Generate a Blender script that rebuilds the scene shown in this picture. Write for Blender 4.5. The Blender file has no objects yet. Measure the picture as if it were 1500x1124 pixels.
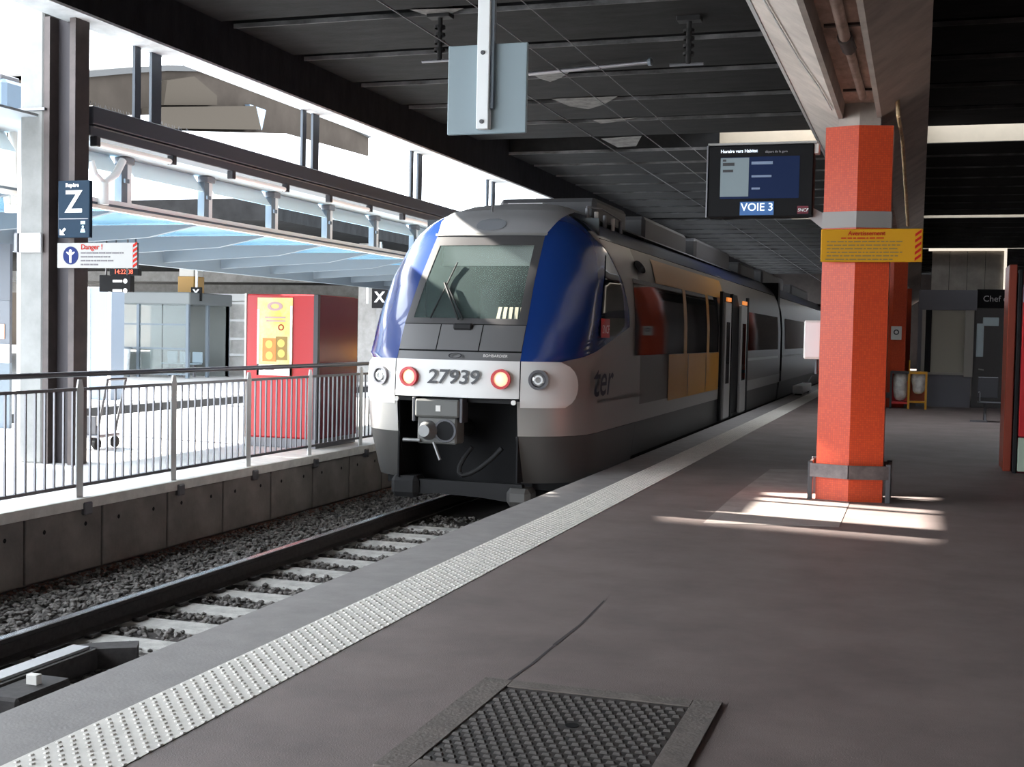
import bpy, bmesh, math, random
from mathutils import Vector, Matrix
random.seed(7)
S = bpy.context.scene
C = S.collection
# ------------------------------------------------------------------ camera
F, CX, CY = 1830.0, 750.0, 562.0
EYE = Vector((0, 0, 1.65))
yc = Vector((1345-CX, CY-503, F)).normalized()           # world +Y seen in (right, up, forward)
xc = Vector((4900+CX, -(CY-378), -F)); xc = (xc - xc.dot(yc)*yc).normalized()
zc = xc.cross(yc)
if zc.y < 0: zc = -zc
right = Vector((xc.x, yc.x, zc.x)); up = Vector((xc.y, yc.y, zc.y)); fwd = Vector((xc.z, yc.z, zc.z))
cam = bpy.data.cameras.new('camera'); cam.sensor_width = 36; cam.lens = 36*F/1500
cam.clip_start = .05; cam.clip_end = 800
co = bpy.data.objects.new('camera', cam); C.objects.link(co)
m = Matrix((right, up, -fwd)).transposed().to_4x4(); m.translation = EYE
co.matrix_world = m; S.camera = co
def P(px, py, x=None, y=None, z=None):
    """pixel of the photograph -> point on a known plane"""
    d = right*(px-CX) - up*(py-CY) + fwd*F
    t = (x-EYE.x)/d.x if x is not None else (y-EYE.y)/d.y if y is not None else (z-EYE.z)/d.z
    return EYE + d*t
# ------------------------------------------------------------------ world, sun, exposure
w = bpy.data.worlds.new('sky'); S.world = w; w.use_nodes = True
bg = w.node_tree.nodes['Background']; bg.inputs[0].default_value = (.86, .93, 1, 1); bg.inputs[1].default_value = 5.2
sun = bpy.data.lights.new('sun', 'SUN'); sun.energy = 26; sun.angle = .012; sun.color = (1, .95, .86)
so = bpy.data.objects.new('sun', sun); C.objects.link(so)
so.rotation_euler = Vector((9.4, -1.2, -5.0)).to_track_quat('-Z', 'Y').to_euler()
S.view_settings.view_transform = 'Standard'; S.view_settings.look = 'None'
S.view_settings.exposure = 0.95; S.view_settings.gamma = 1; S.view_settings.use_curve_mapping = False

# ------------------------------------------------------------------ materials
MATS = {}
def mat(name, col, rough=.6, metal=0, noise=0, scale=8, bump=0, bscale=60, emit=None, es=1, col2=None, spec=.5, coat=0, trans=0, alpha=1, detail=6, stretch=None):
    if name in MATS: return MATS[name]
    m = bpy.data.materials.new(name); m.use_nodes = True; nt = m.node_tree; b = nt.nodes['Principled BSDF']
    c = tuple(col)+(1,)
    b.inputs['Base Color'].default_value = c; b.inputs['Roughness'].default_value = rough; b.inputs['Metallic'].default_value = metal
    b.inputs['Specular IOR Level'].default_value = spec; b.inputs['Coat Weight'].default_value = coat
    b.inputs['Transmission Weight'].default_value = trans; b.inputs['Alpha'].default_value = alpha
    if noise or bump:
        tc = nt.nodes.new('ShaderNodeTexCoord'); src = tc.outputs['Object']
        if stretch:
            mp = nt.nodes.new('ShaderNodeMapping'); mp.inputs['Scale'].default_value = stretch
            nt.links.new(src, mp.inputs['Vector']); src = mp.outputs['Vector']
    if noise:
        n = nt.nodes.new('ShaderNodeTexNoise'); n.inputs['Scale'].default_value = scale; n.inputs['Detail'].default_value = detail; n.inputs['Roughness'].default_value = .65
        nt.links.new(src, n.inputs['Vector'])
        r = nt.nodes.new('ShaderNodeValToRGB'); e = r.color_ramp.elements
        e[0].position = .33; e[1].position = .68
        c2 = col2 or tuple(min(1, v*(1+noise)) for v in col)
        e[0].color = tuple(v*(1-noise) for v in col)+(1,) if not col2 else c
        e[1].color = tuple(c2)+(1,)
        nt.links.new(n.outputs['Fac'], r.inputs['Fac']); nt.links.new(r.outputs['Color'], b.inputs['Base Color'])
    if bump:
        n2 = nt.nodes.new('ShaderNodeTexNoise'); n2.inputs['Scale'].default_value = bscale; n2.inputs['Detail'].default_value = 4
        nt.links.new(src, n2.inputs['Vector'])
        bp = nt.nodes.new('ShaderNodeBump'); bp.inputs['Strength'].default_value = bump; bp.inputs['Distance'].default_value = .01
        nt.links.new(n2.outputs['Fac'], bp.inputs['Height']); nt.links.new(bp.outputs['Normal'], b.inputs['Normal'])
    if emit:
        b.inputs['Emission Color'].default_value = tuple(emit)+(1,); b.inputs['Emission Strength'].default_value = es
    MATS[name] = m; return m
def mosaic():
    m = bpy.data.materials.new('red_mosaic'); m.use_nodes = True; nt = m.node_tree; b = nt.nodes['Principled BSDF']
    tc = nt.nodes.new('ShaderNodeTexCoord'); mp = nt.nodes.new('ShaderNodeMapping'); mp.inputs['Rotation'].default_value = (math.pi/2, 0, 0)
    bk = nt.nodes.new('ShaderNodeTexBrick'); bk.offset = 0; bk.inputs['Scale'].default_value = 1
    bk.inputs['Brick Width'].default_value = .022; bk.inputs['Row Height'].default_value = .022; bk.inputs['Mortar Size'].default_value = .0016
    bk.inputs['Color1'].default_value = (.60, .075, .022, 1); bk.inputs['Color2'].default_value = (.50, .052, .018, 1); bk.inputs['Mortar'].default_value = (.40, .055, .025, 1)
    nt.links.new(tc.outputs['Object'], mp.inputs['Vector']); nt.links.new(mp.outputs['Vector'], bk.inputs['Vector']); nt.links.new(bk.outputs['Color'], b.inputs['Base Color'])
    bp = nt.nodes.new('ShaderNodeBump'); bp.inputs['Strength'].default_value = .25; bp.inputs['Distance'].default_value = .002
    nz = nt.nodes.new('ShaderNodeTexNoise'); nz.inputs['Scale'].default_value = 45
    nt.links.new(tc.outputs['Object'], nz.inputs['Vector']); nt.links.new(nz.outputs['Fac'], bp.inputs['Height']); nt.links.new(bp.outputs['Normal'], b.inputs['Normal'])
    b.inputs['Roughness'].default_value = .36; b.inputs['Specular IOR Level'].default_value = .3
    return m
def asphalt():
    m = mat('asphalt', (.190, .150, .141), .62, noise=.2, scale=1.3, bump=.25, bscale=140)
    nt = m.node_tree; b = nt.nodes['Principled BSDF']; lk = b.inputs['Base Color'].links[0].from_socket
    n = nt.nodes.new('ShaderNodeTexNoise'); n.inputs['Scale'].default_value = 55; n.inputs['Detail'].default_value = 3
    tc = nt.nodes.new('ShaderNodeTexCoord'); nt.links.new(tc.outputs['Object'], n.inputs['Vector'])
    r = nt.nodes.new('ShaderNodeValToRGB'); r.color_ramp.elements[0].position = .70; r.color_ramp.elements[1].position = .76
    nt.links.new(n.outputs['Fac'], r.inputs['Fac'])
    mx = nt.nodes.new('ShaderNodeMixRGB'); mx.inputs['Color2'].default_value = (.2, .17, .16, 1)
    nt.links.new(r.outputs['Color'], mx.inputs['Fac']); nt.links.new(lk, mx.inputs['Color1']); nt.links.new(mx.outputs['Color'], b.inputs['Base Color'])
    return m
ASPH = asphalt(); RED = mosaic()
COPING = mat('coping_concrete', (.26, .245, .24), .75, noise=.12, scale=4, bump=.15)
TACT = mat('tactile_white', (.70, .67, .62), .55, noise=.1, scale=6)
PALE = mat('pale_floor', (.62, .61, .60), .55, noise=.08, scale=1.5)
CONC = mat('grey_concrete', (.26, .25, .24), .85, noise=.2, scale=3, bump=.3, bscale=30)
CONCL = mat('light_concrete', (.24, .242, .235), .8, noise=.12, scale=3, bump=.2, bscale=30)
WALLC = mat('wall_concrete', (.21, .19, .178), .85, noise=.22, scale=2.2, bump=.3, bscale=30)
SOOT = mat('sooty_concrete', (.0105, .0105, .011), .9, spec=.12, noise=.45, scale=1.4, bump=.3, bscale=14, stretch=(1, 3, 1))
SOOTE = mat('sooty_edge', (.075, .075, .078), .85, noise=.85, scale=2.0, stretch=(.6, 1, 1))
BEAMC = mat('beam_concrete', (.40, .35, .31), .8, noise=.18, scale=2.5, bump=.2, bscale=20)
BEAMP = mat('beam_soffit', (.33, .23, .19), .85, noise=.45, scale=5, bump=.5, bscale=30, stretch=(1, .4, 1))
SOFF = mat('pale_soffit', (.55, .56, .56), .8, noise=.2, scale=3)
BROWN = mat('brown_steel', (.06, .045, .042), .6, noise=.3, scale=3)
DARKM = mat('dark_metal', (.055, .055, .062), .45, metal=.3)
GREYM = mat('grey_metal', (.17, .17, .185), .4, metal=.5)
MIDM = mat('mid_grey_paint', (.14, .17, .20), .6, spec=.2)
WHITEM = mat('white_paint', (.72, .74, .75), .45)
OFFW = mat('offwhite', (.62, .60, .57), .5)
RUST = mat('rail_rust', (.03, .026, .026), .8, noise=.4, scale=20)
STEEL = mat('rail_head', (.55, .56, .58), .22, metal=1)
SLEEP = mat('sleeper_concrete', (.40, .39, .37), .85, noise=.25, scale=7, bump=.3)
BALL = mat('ballast_stone', (.15, .14, .132), .9, noise=.7, scale=9, detail=2)
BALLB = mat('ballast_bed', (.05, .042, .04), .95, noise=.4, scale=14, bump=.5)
BLACK = mat('black', (.007, .007, .008), .6, spec=.15)
RUBBER = mat('black_rubber', (.015, .015, .016), .7, spec=.2)
BLUE = mat('train_blue', (.008, .034, .17), .25, noise=0, coat=.6)
NAVY = mat('train_navy', (.008, .018, .075), .3, coat=.4)
SILV = mat('train_silver', (.30, .295, .285), .42, metal=.35)
TGREY = mat('train_grey', (.13, .128, .13), .45, metal=.2)
HOOD = mat('train_hood', (.33, .33, .34), .45, metal=.2)
SKIRT = mat('train_skirt', (.06, .058, .056), .5, metal=.1)
BAND = mat('train_white', (.60, .59, .575), .35)
SIDEG = mat('train_side', (.085, .074, .065), .38, metal=.2)
GLASSD = mat('dark_glass', (.012, .013, .015), .04, spec=.8)
YEL = mat('train_yellow', (.36, .165, .018), .4)
GLASS = mat('windscreen_glass', (.10, .135, .13), .03, alpha=.42, spec=.9)
CLEAR = mat('clear_pane', (.16, .20, .20), .1, alpha=.35)
BLUEG = mat('blue_glass', (.10, .26, .40), .25, alpha=.86)
FROST = mat('frosted_glass', (.62, .70, .73), .4, alpha=.85)
REDP = mat('red_paint', (.50, .016, .022), .35)
DRED = mat('dark_red_panel', (.14, .018, .03), .25)
YSIGN = mat('yellow_sign', (.46, .22, .006), .6, spec=.15)
NAVS = mat('sign_navy', (.014, .030, .052), .6, spec=.1)
BLUES = mat('sign_blue', (.012, .022, .10), .6, spec=.1)
TXTW = mat('white_print', (.85, .85, .85), .5)
TXTR = mat('red_print', (.36, .016, .01), .6, spec=.1)
TXTD = mat('dark_print', (.03, .03, .035), .5)
TXTG = mat('grey_print', (.35, .34, .36), .5)
ORANGE = mat('orange_lamp', (.8, .25, .03), .4, emit=(1, .3, .05), es=.3)
MUST = mat('mustard_tile', (.45, .25, .05), .5)
GREENW = mat('pale_green_panel', (.42, .50, .40), .4)

# ------------------------------------------------------------------ mesh helpers
class MB:
    def __init__(s): s.v = []; s.f = []; s.sm = []
    def add(s, v, f, smooth=False):
        o = len(s.v); s.v += [tuple(p) for p in v]; s.f += [tuple(i+o for i in q) for q in f]; s.sm += [smooth]*len(f); return s
    def box(s, x0, x1, y0, y1, z0, z1, bev=0):
        if x0 > x1: x0, x1 = x1, x0
        if y0 > y1: y0, y1 = y1, y0
        if z0 > z1: z0, z1 = z1, z0
        if bev > 0:
            b = min(bev, (x1-x0)*.45, (y1-y0)*.45, (z1-z0)*.45)
            # bevelled vertical section: two rings chamfered top and bottom
            def ring(i, z): return [(x0+i, y0+b+0*i, z), (x0+b, y0+i, z), (x1-b, y0+i, z), (x1-i, y0+b, z), (x1-i, y1-b, z), (x1-b, y1-i, z), (x0+b, y1-i, z), (x0+i, y1-b, z)]
            R = []
            for i, z in ((b*.7, z0), (0, z0+b), (0, z1-b), (b*.7, z1)): R += ring(i, z)
            f = [tuple(range(7, -1, -1)), tuple(range(24, 32))]
            for k in range(3):
                for j in range(8): f.append((k*8+j, k*8+(j+1) % 8, (k+1)*8+(j+1) % 8, (k+1)*8+j))
            return s.add(R, f)
        v = [(x, y, z) for z in (z0, z1) for y in (y0, y1) for x in (x0, x1)]
        return s.add(v, [(0, 2, 3, 1), (4, 5, 7, 6), (0, 1, 5, 4), (2, 6, 7, 3), (0, 4, 6, 2), (1, 3, 7, 5)])
    def prism(s, pts, a0, a1, axis='y'):
        """polygon pts in the two other axes, extruded along axis"""
        def mk(p, a): return (p[0], a, p[1]) if axis == 'y' else (a, p[0], p[1]) if axis == 'x' else (p[0], p[1], a)
        n = len(pts); v = [mk(p, a0) for p in pts]+[mk(p, a1) for p in pts]
        return s.add(v, [tuple(range(n)), tuple(range(2*n-1, n-1, -1))]+[(i, i+n, (i+1) % n+n, (i+1) % n) for i in range(n)])
    def tube(s, a, b, r, n=8, r2=None, cap=True):
        a = Vector(a); b = Vector(b); d = (b-a).normalized(); t = Vector((0, 0, 1)) if abs(d.z) < .9 else Vector((1, 0, 0))
        u = d.cross(t).normalized(); w = d.cross(u); r2 = r if r2 is None else r2
        v = [a+(u*math.cos(i*2*math.pi/n)+w*math.sin(i*2*math.pi/n))*r for i in range(n)]+[b+(u*math.cos(i*2*math.pi/n)+w*math.sin(i*2*math.pi/n))*r2 for i in range(n)]
        s.add(v, [(i, (i+1) % n, (i+1) % n+n, i+n) for i in range(n)], n > 6)
        if cap: s.add(v[:n], [tuple(range(n-1, -1, -1))]); s.add(v[n:], [tuple(range(n))])
        return s
    def path(s, pts, r, n=6):
        for a, b in zip(pts, pts[1:]): s.tube(a, b, r, n)
        return s
    def ring(s, c, nrm, r0, r1, h, n=20):
        """flat ring / disc of thickness h"""
        c = Vector(c); d = Vector(nrm).normalized(); t = Vector((0, 0, 1)) if abs(d.z) < .9 else Vector((1, 0, 0))
        u = d.cross(t).normalized(); w = d.cross(u)
        def cc(r, k): return [c+d*k+(u*math.cos(i*2*math.pi/n)+w*math.sin(i*2*math.pi/n))*r for i in range(n)]
        v = cc(r1, 0)+cc(r1, h)+cc(r0, h)+cc(r0, 0)
        f = []
        for k in range(3): f += [(k*n+i, k*n+(i+1) % n, (k+1)*n+(i+1) % n, (k+1)*n+i) for i in range(n)]
        return s.add(v, f)
    def dome(s, c, nrm, r, h, n=16, m=4):
        c = Vector(c); d = Vector(nrm).normalized(); t = Vector((0, 0, 1)) if abs(d.z) < .9 else Vector((1, 0, 0))
        u = d.cross(t).normalized(); w = d.cross(u); v = []; f = []
        for k in range(m):
            a = k*math.pi/2/m
            v += [c+d*h*math.sin(a)+(u*math.cos(i*2*math.pi/n)+w*math.sin(i*2*math.pi/n))*r*math.cos(a) for i in range(n)]
        v.append(c+d*h)
        for k in range(m-1): f += [(k*n+i, k*n+(i+1) % n, (k+1)*n+(i+1) % n, (k+1)*n+i) for i in range(n)]
        f += [((m-1)*n+i, (m-1)*n+(i+1) % n, m*n) for i in range(n)]
        return s.add(v, f, True)
    def mesh(s, name, material):
        me = bpy.data.meshes.new(name); me.from_pydata(s.v, [], s.f); me.polygons.foreach_set('use_smooth', s.sm)
        me.materials.append(material); me.update()
        bm = bmesh.new(); bm.from_mesh(me); bmesh.ops.recalc_face_normals(bm, faces=bm.faces[:]); bm.to_mesh(me); bm.free()
        return me
    def build(s, name, material, parent=None, label=None, cat=None, group=None, kind=None):
        return link(name, s.mesh(name, material), parent, label, cat, group, kind)
def link(name, me, parent=None, label=None, cat=None, group=None, kind=None):
    o = bpy.data.objects.new(name, me); C.objects.link(o)
    if parent is not None:
        o.parent = parent; o.matrix_parent_inverse = Matrix.Translation(-ORG.get(parent.name, Vector()))
    tag(o, label, cat, group, kind); return o
ORG = {}
def tag(o, label=None, cat=None, group=None, kind=None):
    if label: o['label'] = label
    if cat: o['category'] = cat
    if group: o['group'] = group
    if kind: o['kind'] = kind
    return o
def thing(name, loc, label, cat, group=None, kind=None):
    o = bpy.data.objects.new(name, None); C.objects.link(o); o.location = loc; o.empty_display_size = .1
    ORG[o.name] = Vector(loc); return tag(o, label, cat, group, kind)
def B(x0, x1, y0, y1, z0, z1, bev=0): return MB().box(x0, x1, y0, y1, z0, z1, bev)
def text(name, s, size, org, r, u, material, parent, ext=.001, align='CENTER', shear=0, bold=0, sx=1, label=None):
    cu = bpy.data.curves.new('t', 'FONT'); cu.body = s; cu.size = size; cu.extrude = ext; cu.align_x = align; cu.align_y = 'CENTER'; cu.shear = shear; cu.offset = bold; cu.resolution_u = 3
    t = bpy.data.objects.new('t', cu); C.objects.link(t); bpy.context.view_layer.update()
    me = bpy.data.meshes.new_from_object(t.evaluated_get(bpy.context.evaluated_depsgraph_get()))
    bpy.data.objects.remove(t); bpy.data.curves.remove(cu)
    r = Vector(r).normalized()*sx; u = Vector(u).normalized(); n = Vector(r).normalized().cross(u)
    M = Matrix((r, u, n)).transposed().to_4x4(); M.translation = Vector(org); me.transform(M)
    me.name = name; me.materials.clear(); me.materials.append(material)
    return link(name, me, parent, label=label)
def words(n0, width, rng, gap=.012):
    out = []; x = 0
    while x < width-.02:
        w_ = rng.uniform(.02, .09); w_ = min(w_, width-x); out.append((x, x+w_)); x += w_+gap
    return out

# ================================================================== SETTING
PE = -3.66                     # platform edge
RZ = -.51                      # rail head level
# --- platform
B(PE+.45, 7, -40, 85, -.9, 0).build('floor', ASPH, kind='structure', label='dark brown asphalt platform surface')
B(PE, PE+.45, -40, 85, -.9, .0).build('platform_edge', COPING, kind='structure', label='pale grey concrete platform edge')
ts = B(-3.21, -2.79, -40, 80, -.05, .003).build('tactile_strip', TACT, kind='structure', label='white studded warning strip along platform edge')
sb = MB(); r6 = [(math.cos(i*math.pi/3), math.sin(i*math.pi/3)) for i in range(6)]
y = 3.3; k = 0
while y < 30:
    for i in range(6):
        x = -3.185+.0375*(k % 2)+.07*i
        v = [(x+c*.0135, y+s_*.0135, .003) for c, s_ in r6]+[(x+c*.009, y+s_*.009, .009) for c, s_ in r6]
        sb.add(v, [(6, 7, 8, 9, 10, 11)]+[(j, (j+1) % 6, (j+1) % 6+6, j+6) for j in range(6)])
    y += .04; k += 1
sb.build('stud', TACT, ts, kind='stuff')
# paler repair patch, crack and far pit cover on the platform
fl = bpy.data.objects['floor']
MB().prism([(-1.78, 11.1), (-.62, 11.45), (-.62, 13.3), (-1.05, 16.4), (-1.75, 16.2), (-1.8, 13)], .0, .004, 'z').build('repair_patch', mat('patch_asphalt', (.34, .29, .27), .7, noise=.2, scale=3), fl, label='paler patched asphalt beside red column')
cr = MB()
pp = [P(740, 1000, z=.002), P(780, 972, z=.002), P(812, 945, z=.002), P(850, 915, z=.002), P(885, 880, z=.002)]
for a, b in zip(pp, pp[1:]):
    wd = .012*random.uniform(.5, 1.2); cr.add([a+Vector((-wd, 0, 0)), b+Vector((-wd*.6, 0, 0)), b+Vector((wd*.6, 0, 0)), a+Vector((wd, 0, 0))], [(0, 1, 2, 3)])
cr.build('crack', mat('crack_dark', (.05, .04, .04), .9), fl)
# --- pit: ballast bed and retaining walls
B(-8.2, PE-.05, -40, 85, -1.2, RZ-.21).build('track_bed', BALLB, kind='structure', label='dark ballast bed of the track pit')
wl = B(-7.95, -7.63, -40, 85, -1.1, -.1).build('wall_left', WALLC, kind='structure', label='grey concrete retaining wall below white railing')
pm = B(-.55, .55, 0, .04, -.7, -.1, .008)
hole = MB()
for (hx, hz) in ((-.3, -.25), (.3, -.25)): hole.ring((hx, -.001, hz), (0, -1, 0), 0, .022, .002, 10)
pme = MB(); pme.v = [(p[1]*-1, p[0], p[2]) for p in pm.v]; pme.f = pm.f; pme.sm = pm.sm
hme = MB(); hme.v = [(.0, p[0], p[2]) for p in hole.v]; hme.f = hole.f; hme.sm = hole.sm
for q_ in range(len(hme.v)): hme.v[q_] = (.002+(.001 if q_ % 2 else 0), hme.v[q_][1], hme.v[q_][2])
pmesh = pme.mesh('concrete_panel', WALLC); hmesh = hme.mesh('tie_hole', BLACK)
for i in range(11):
    yy = 7.6+1.125*i
    o = link('concrete_panel', pmesh, wl); o.location = (-7.59, yy, 0)
    h = link('tie_hole', hmesh, o)
B(-8.35, -7.57, -40, 85, -.1, .0).build('trim_1', mat('white_coping', (.70, .69, .66), .6, noise=.15, scale=5), kind='structure', label='white coping on top of retaining wall')
# --- concourse floor with the next track trench
fs = B(-14.4, -8.35, -40, 90, -.6, -.002).build('floor_concourse', PALE, kind='structure', label='pale sunlit concourse floor behind railing')
B(-90, -16.4, -40, 140, -.6, -.002).build('floor_far_platform', PALE, kind='structure', label='pale far platform floor')
B(-16.6, -14.2, -40, 120, -1.3, -.9).build('track_bed', BALLB, kind='structure', label='dark far track trench')
tw = B(-16.41, -16.36, 5, 90, -.9, -.05).build('wall_trench', mat('trench_dark', (.03, .03, .032), .9), kind='structure', label='dark far side of second trench')
# --- ceiling slab with skylight slots, joists
ZC = 5.9
SK = [28.1, 44.8, 59.5]
ys = [-40]
for s_ in SK: ys += [s_-1.9, s_-.02]
ys.append(85)
cb = MB()
for a, b in zip(ys[0::2], ys[1::2]): cb.box(-9.3, 7.2, a, b, ZC+.62, ZC+.95)
for s_ in SK: cb.box(-9.3, -4.35, s_-1.9, s_-.02, ZC+.62, ZC+.95)
ceil = cb.build('ceiling', SOOT, kind='structure', label='sooty dark concrete ceiling')
jm = B(-9.3, 7.2, -.17, 1.6, 0, .64).mesh('ceiling_joist', SOOT)
je = B(-9.3, 7.2, -.185, -.165, -.012, .05).mesh('joist_edge', SOOTE)
jy = [-37.16+2.12*i for i in range(31)]+[28.3+2.0*i for i in range(1, 9)]+[46.8+2.1*i for i in range(7)]+[61.5+2.3*i for i in range(9)]
for v_ in sorted([v for v in jy if not any(s_-2.0 < v < s_ for s_ in SK)]+[s_+.17 for s_ in SK]):
    o = link('ceiling_joist', jm, ceil); o.location = (0, v_, ZC)
    h = link('joist_edge', je, o)
for s_ in SK:
    B(-4.35, 7.2, s_-.03, s_, ZC, ZC+.36).build('skylight_upstand', mat('cream_upstand', (.24, .20, .15), .7, noise=.05, scale=3), ceil, label='cream lit skylight upstand')
STAIN = mat('lime_stain', (.07, .068, .066), .9, noise=.6, scale=5)
for tri in (((775, 106), (835, 105), (822, 114), (806, 120), (790, 115)), ((808, 145), (905, 141), (885, 153), (862, 160), (835, 156)), ((868, 176), (935, 172), (900, 179), (880, 181)), ((880, 203), (940, 199), (932, 214), (905, 216)), ((600, 14), (680, 12), (655, 22), (630, 24))):
    MB().add([P(px_, py_, z=ZC-.016) for px_, py_ in tri], [tuple(range(len(tri)))]).build('lime_stain', STAIN, ceil, label='pale lime stain')
# --- edge beam along the concourse with pale soffit
B(-9.75, -9.3, -40, 85, 5.3, 6.85).build('trim_2', SOOT, kind='structure', label='deep sooty edge beam above clerestory opening')
B(-9.74, -9.31, -40, 85, 5.27, 5.3).build('trim_3', SOFF, kind='structure', label='pale soffit of edge beam')
# --- main platform beam with slanted flanks
xb = -.64
bm_ = MB().prism([(xb-.67, ZC+.6), (xb-.67, 4.25), (xb-.215, 3.95), (xb-.17, 3.95), (xb-.15, 4.12), (xb+.15, 4.12), (xb+.17, 3.95), (xb+.215, 3.95), (xb+.67, 4.25), (xb+.67, ZC+.6)], -40, 80).build('trim_4', BEAMC, kind='structure', label='pale trough shaped concrete beam over red columns')
B(xb-.16, xb+.16, -40, 80, 4.10, 4.125).build('soffit_strip', BEAMP, bm_, label='stained pink soffit strip')
B(xb-.69, xb-.66, -40, 80, 4.235, 4.285).build('painted_lit_edge', WHITEM, bm_, label='white strip painting the light caught on the beam edge')  # white strip paints the sky light caught along the left beam edge
# --- right wall, far end wall
B(6.9, 7.1, -40, 85, 0, 6.6).build('wall_right', mat('dark_wall', (.05, .042, .04), .8, noise=.2, scale=2), kind='structure', label='dark wall right of platform')
B(-9.3, 7, -40.2, -40, -.9, 6.6).build('wall_back', MATS['dark_wall'], kind='structure', label='dark back wall of the hall')
B(-.95, 7, 84.8, 85, 0, 6.6).build('wall_far', MATS['dark_wall'], kind='structure', label='dark end wall of the hall')
B(-9.3, -2.2, 84.8, 85, 0, 6.6).build('wall_far_track', MATS['dark_wall'], kind='structure', label='dark end wall over the tracks')
# ================================================================== TRAIN
XT = -5.21
def lerp(tab, z):
    if z <= tab[0][0]: return tab[0][1]
    for (a, b), (c, d) in zip(tab, tab[1:]):
        if z <= c: return b+(d-b)*(z-a)/(c-a)
    return tab[-1][1]
TY = [(-.35, 14.25), (-.1, 14.12), (.45, 13.9), (.88, 13.85), (1.34, 13.87), (1.44, 13.92), (1.77, 14.10), (2.3, 14.48), (2.92, 15.0), (3.12, 15.24), (3.28, 15.55), (3.38, 15.9), (3.44, 16.3), (3.48, 16.9)]
TW = [(-.35, 1.3), (-.1, 1.38), (.45, 1.44), (.9, 1.45), (1.9, 1.45), (2.4, 1.41), (2.75, 1.33), (2.95, 1.24), (3.12, 1.09), (3.28, .88), (3.38, .68), (3.44, .48), (3.48, .2)]
TD = [(-.35, 1.0), (.45, 1.15), (1.8, 1.15), (2.92, 1.0), (3.28, .7), (3.48, .3)]
NE = 2.7
def pt(a, z, off=0):
    """a in [-1,1]: round the nose; beyond: metres back along the side"""
    sg = 1 if a >= 0 else -1; a_ = abs(a); w_, d_, y_ = lerp(TW, z), lerp(TD, z), lerp(TY, z)
    if a_ <= 1:
        th = a_*math.pi/2; sx = math.sin(th)**(2/NE); cy = max(0, math.cos(th))**(2/NE)
        x, y = w_*sx, y_+d_*(1-cy)
    else: x, y = w_, y_+d_+(a_-1)
    p = Vector((sg*x, y, z))
    if off:
        e = .004
        q1 = pt(a+e, z)-pt(a-e, z); q2 = pt(a, z+e)-pt(a, z-e)
        n = q1.cross(q2)
        if n.length > 1e-9:
            n.normalize()
            p = p+n*off
    return p
def aX(z, x): return math.asin(min(1, (min(1, abs(x)/lerp(TW, z)))**(NE/2)))*2/math.pi*(1 if x >= 0 else -1)
def aY(z, Y):
    y_, d_ = lerp(TY, z), lerp(TD, z)
    if Y >= y_+d_: return 1+Y-y_-d_
    return math.acos(max(0, 1-max(0, Y-y_)/d_)**(NE/2))*2/math.pi
def patch(name, f0, f1, zs, ns, material, parent, off=0, side=1, thick=0, label=None, kind=None):
    b = MB(); n = ns+1; V = []
    for z in zs:
        a0, a1 = f0(z), f1(z)
        for i in range(n):
            a = a0+(a1-a0)*i/ns; p = pt(a, z, off); V.append((XT+side*p.x, p.y, p.z))
    Fc = [(j*n+i, j*n+i+1, (j+1)*n+i+1, (j+1)*n+i) for j in range(len(zs)-1) for i in range(ns)]
    b.add(V, Fc, True)
    o = b.build(name, material, parent, label=label, kind=kind); return o
def zr(a, b, n): return [a+(b-a)*i/n for i in range(n+1)]
TR = thing('regional_train', (XT, 14, RZ), 'blue and silver regional train with number 27939 on its nose', 'train')
YC1 = 36.5
lead = thing('lead_car', (XT, 14, RZ), None, None); lead.parent = TR; lead.matrix_parent_inverse = Matrix.Translation(-ORG[TR.name])
front_x = .78
# white light band: centre, two end caps
patch('light_band', lambda z: aX(z, -front_x), lambda z: aX(z, front_x), zr(.9, 1.34, 4), 16, BAND, TR, .012, label='white light band on the nose')
def capend(z): return aY(z, 14.08+.34*math.sqrt(max(0, 1-((z-1.06)/.30)**2)) if z > .78 else 14.1)
for s_ in (1, -1):
    patch('light_band_end', lambda z: aX(z, front_x+.012), capend, zr(.80, 1.34, 10), 10, BAND, TR, .012, s_, label='white rounded end of light band')
# dark panel beneath the windscreen
patch('front_panel', lambda z: aX(z, -front_x), lambda z: aX(z, front_x), zr(1.34, 1.44, 2), 12, TGREY, TR)
for (xa, xb_) in ((-.775, -.275), (-.262, .262), (.275, .775)):
    patch('flap_panel', lambda z: aX(z, xa), lambda z: aX(z, xb_), zr(1.455, 1.76, 4), 8, TGREY, TR, .008)
patch('flap_backing', lambda z: aX(z, -front_x), lambda z: aX(z, front_x), zr(1.43, 1.78, 4), 12, BLACK, TR, -.01)
WB, WT = 1.77, 2.90
def wx(z): return .78-.06*(z-WB)/(WT-WB)
FR = .06
# windscreen frame = four strips, pane
for nm, f0, f1, z0, z1 in (('windscreen_frame', lambda z: aX(z, -wx(z)), lambda z: aX(z, wx(z)), WB, WB+.07), ('windscreen_frame', lambda z: aX(z, -wx(z)), lambda z: aX(z, wx(z)), WT-.13, WT)):
    patch(nm, f0, f1, zr(z0, z1, 2), 12, mat('frame_grey', (.06, .058, .06), .45), TR, .006)
for s_ in (1, -1):
    patch('windscreen_frame', lambda z: aX(z, wx(z)-.10), lambda z: aX(z, wx(z)), zr(WB+.07, WT-.13, 8), 3, MATS['frame_grey'], TR, .006, s_)
patch('windscreen_pane', lambda z: aX(z, -wx(z)+.10), lambda z: aX(z, wx(z)-.10), zr(WB+.07, WT-.13, 8), 12, GLASS, TR, .0, label='grey green raked windscreen glass')
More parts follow.
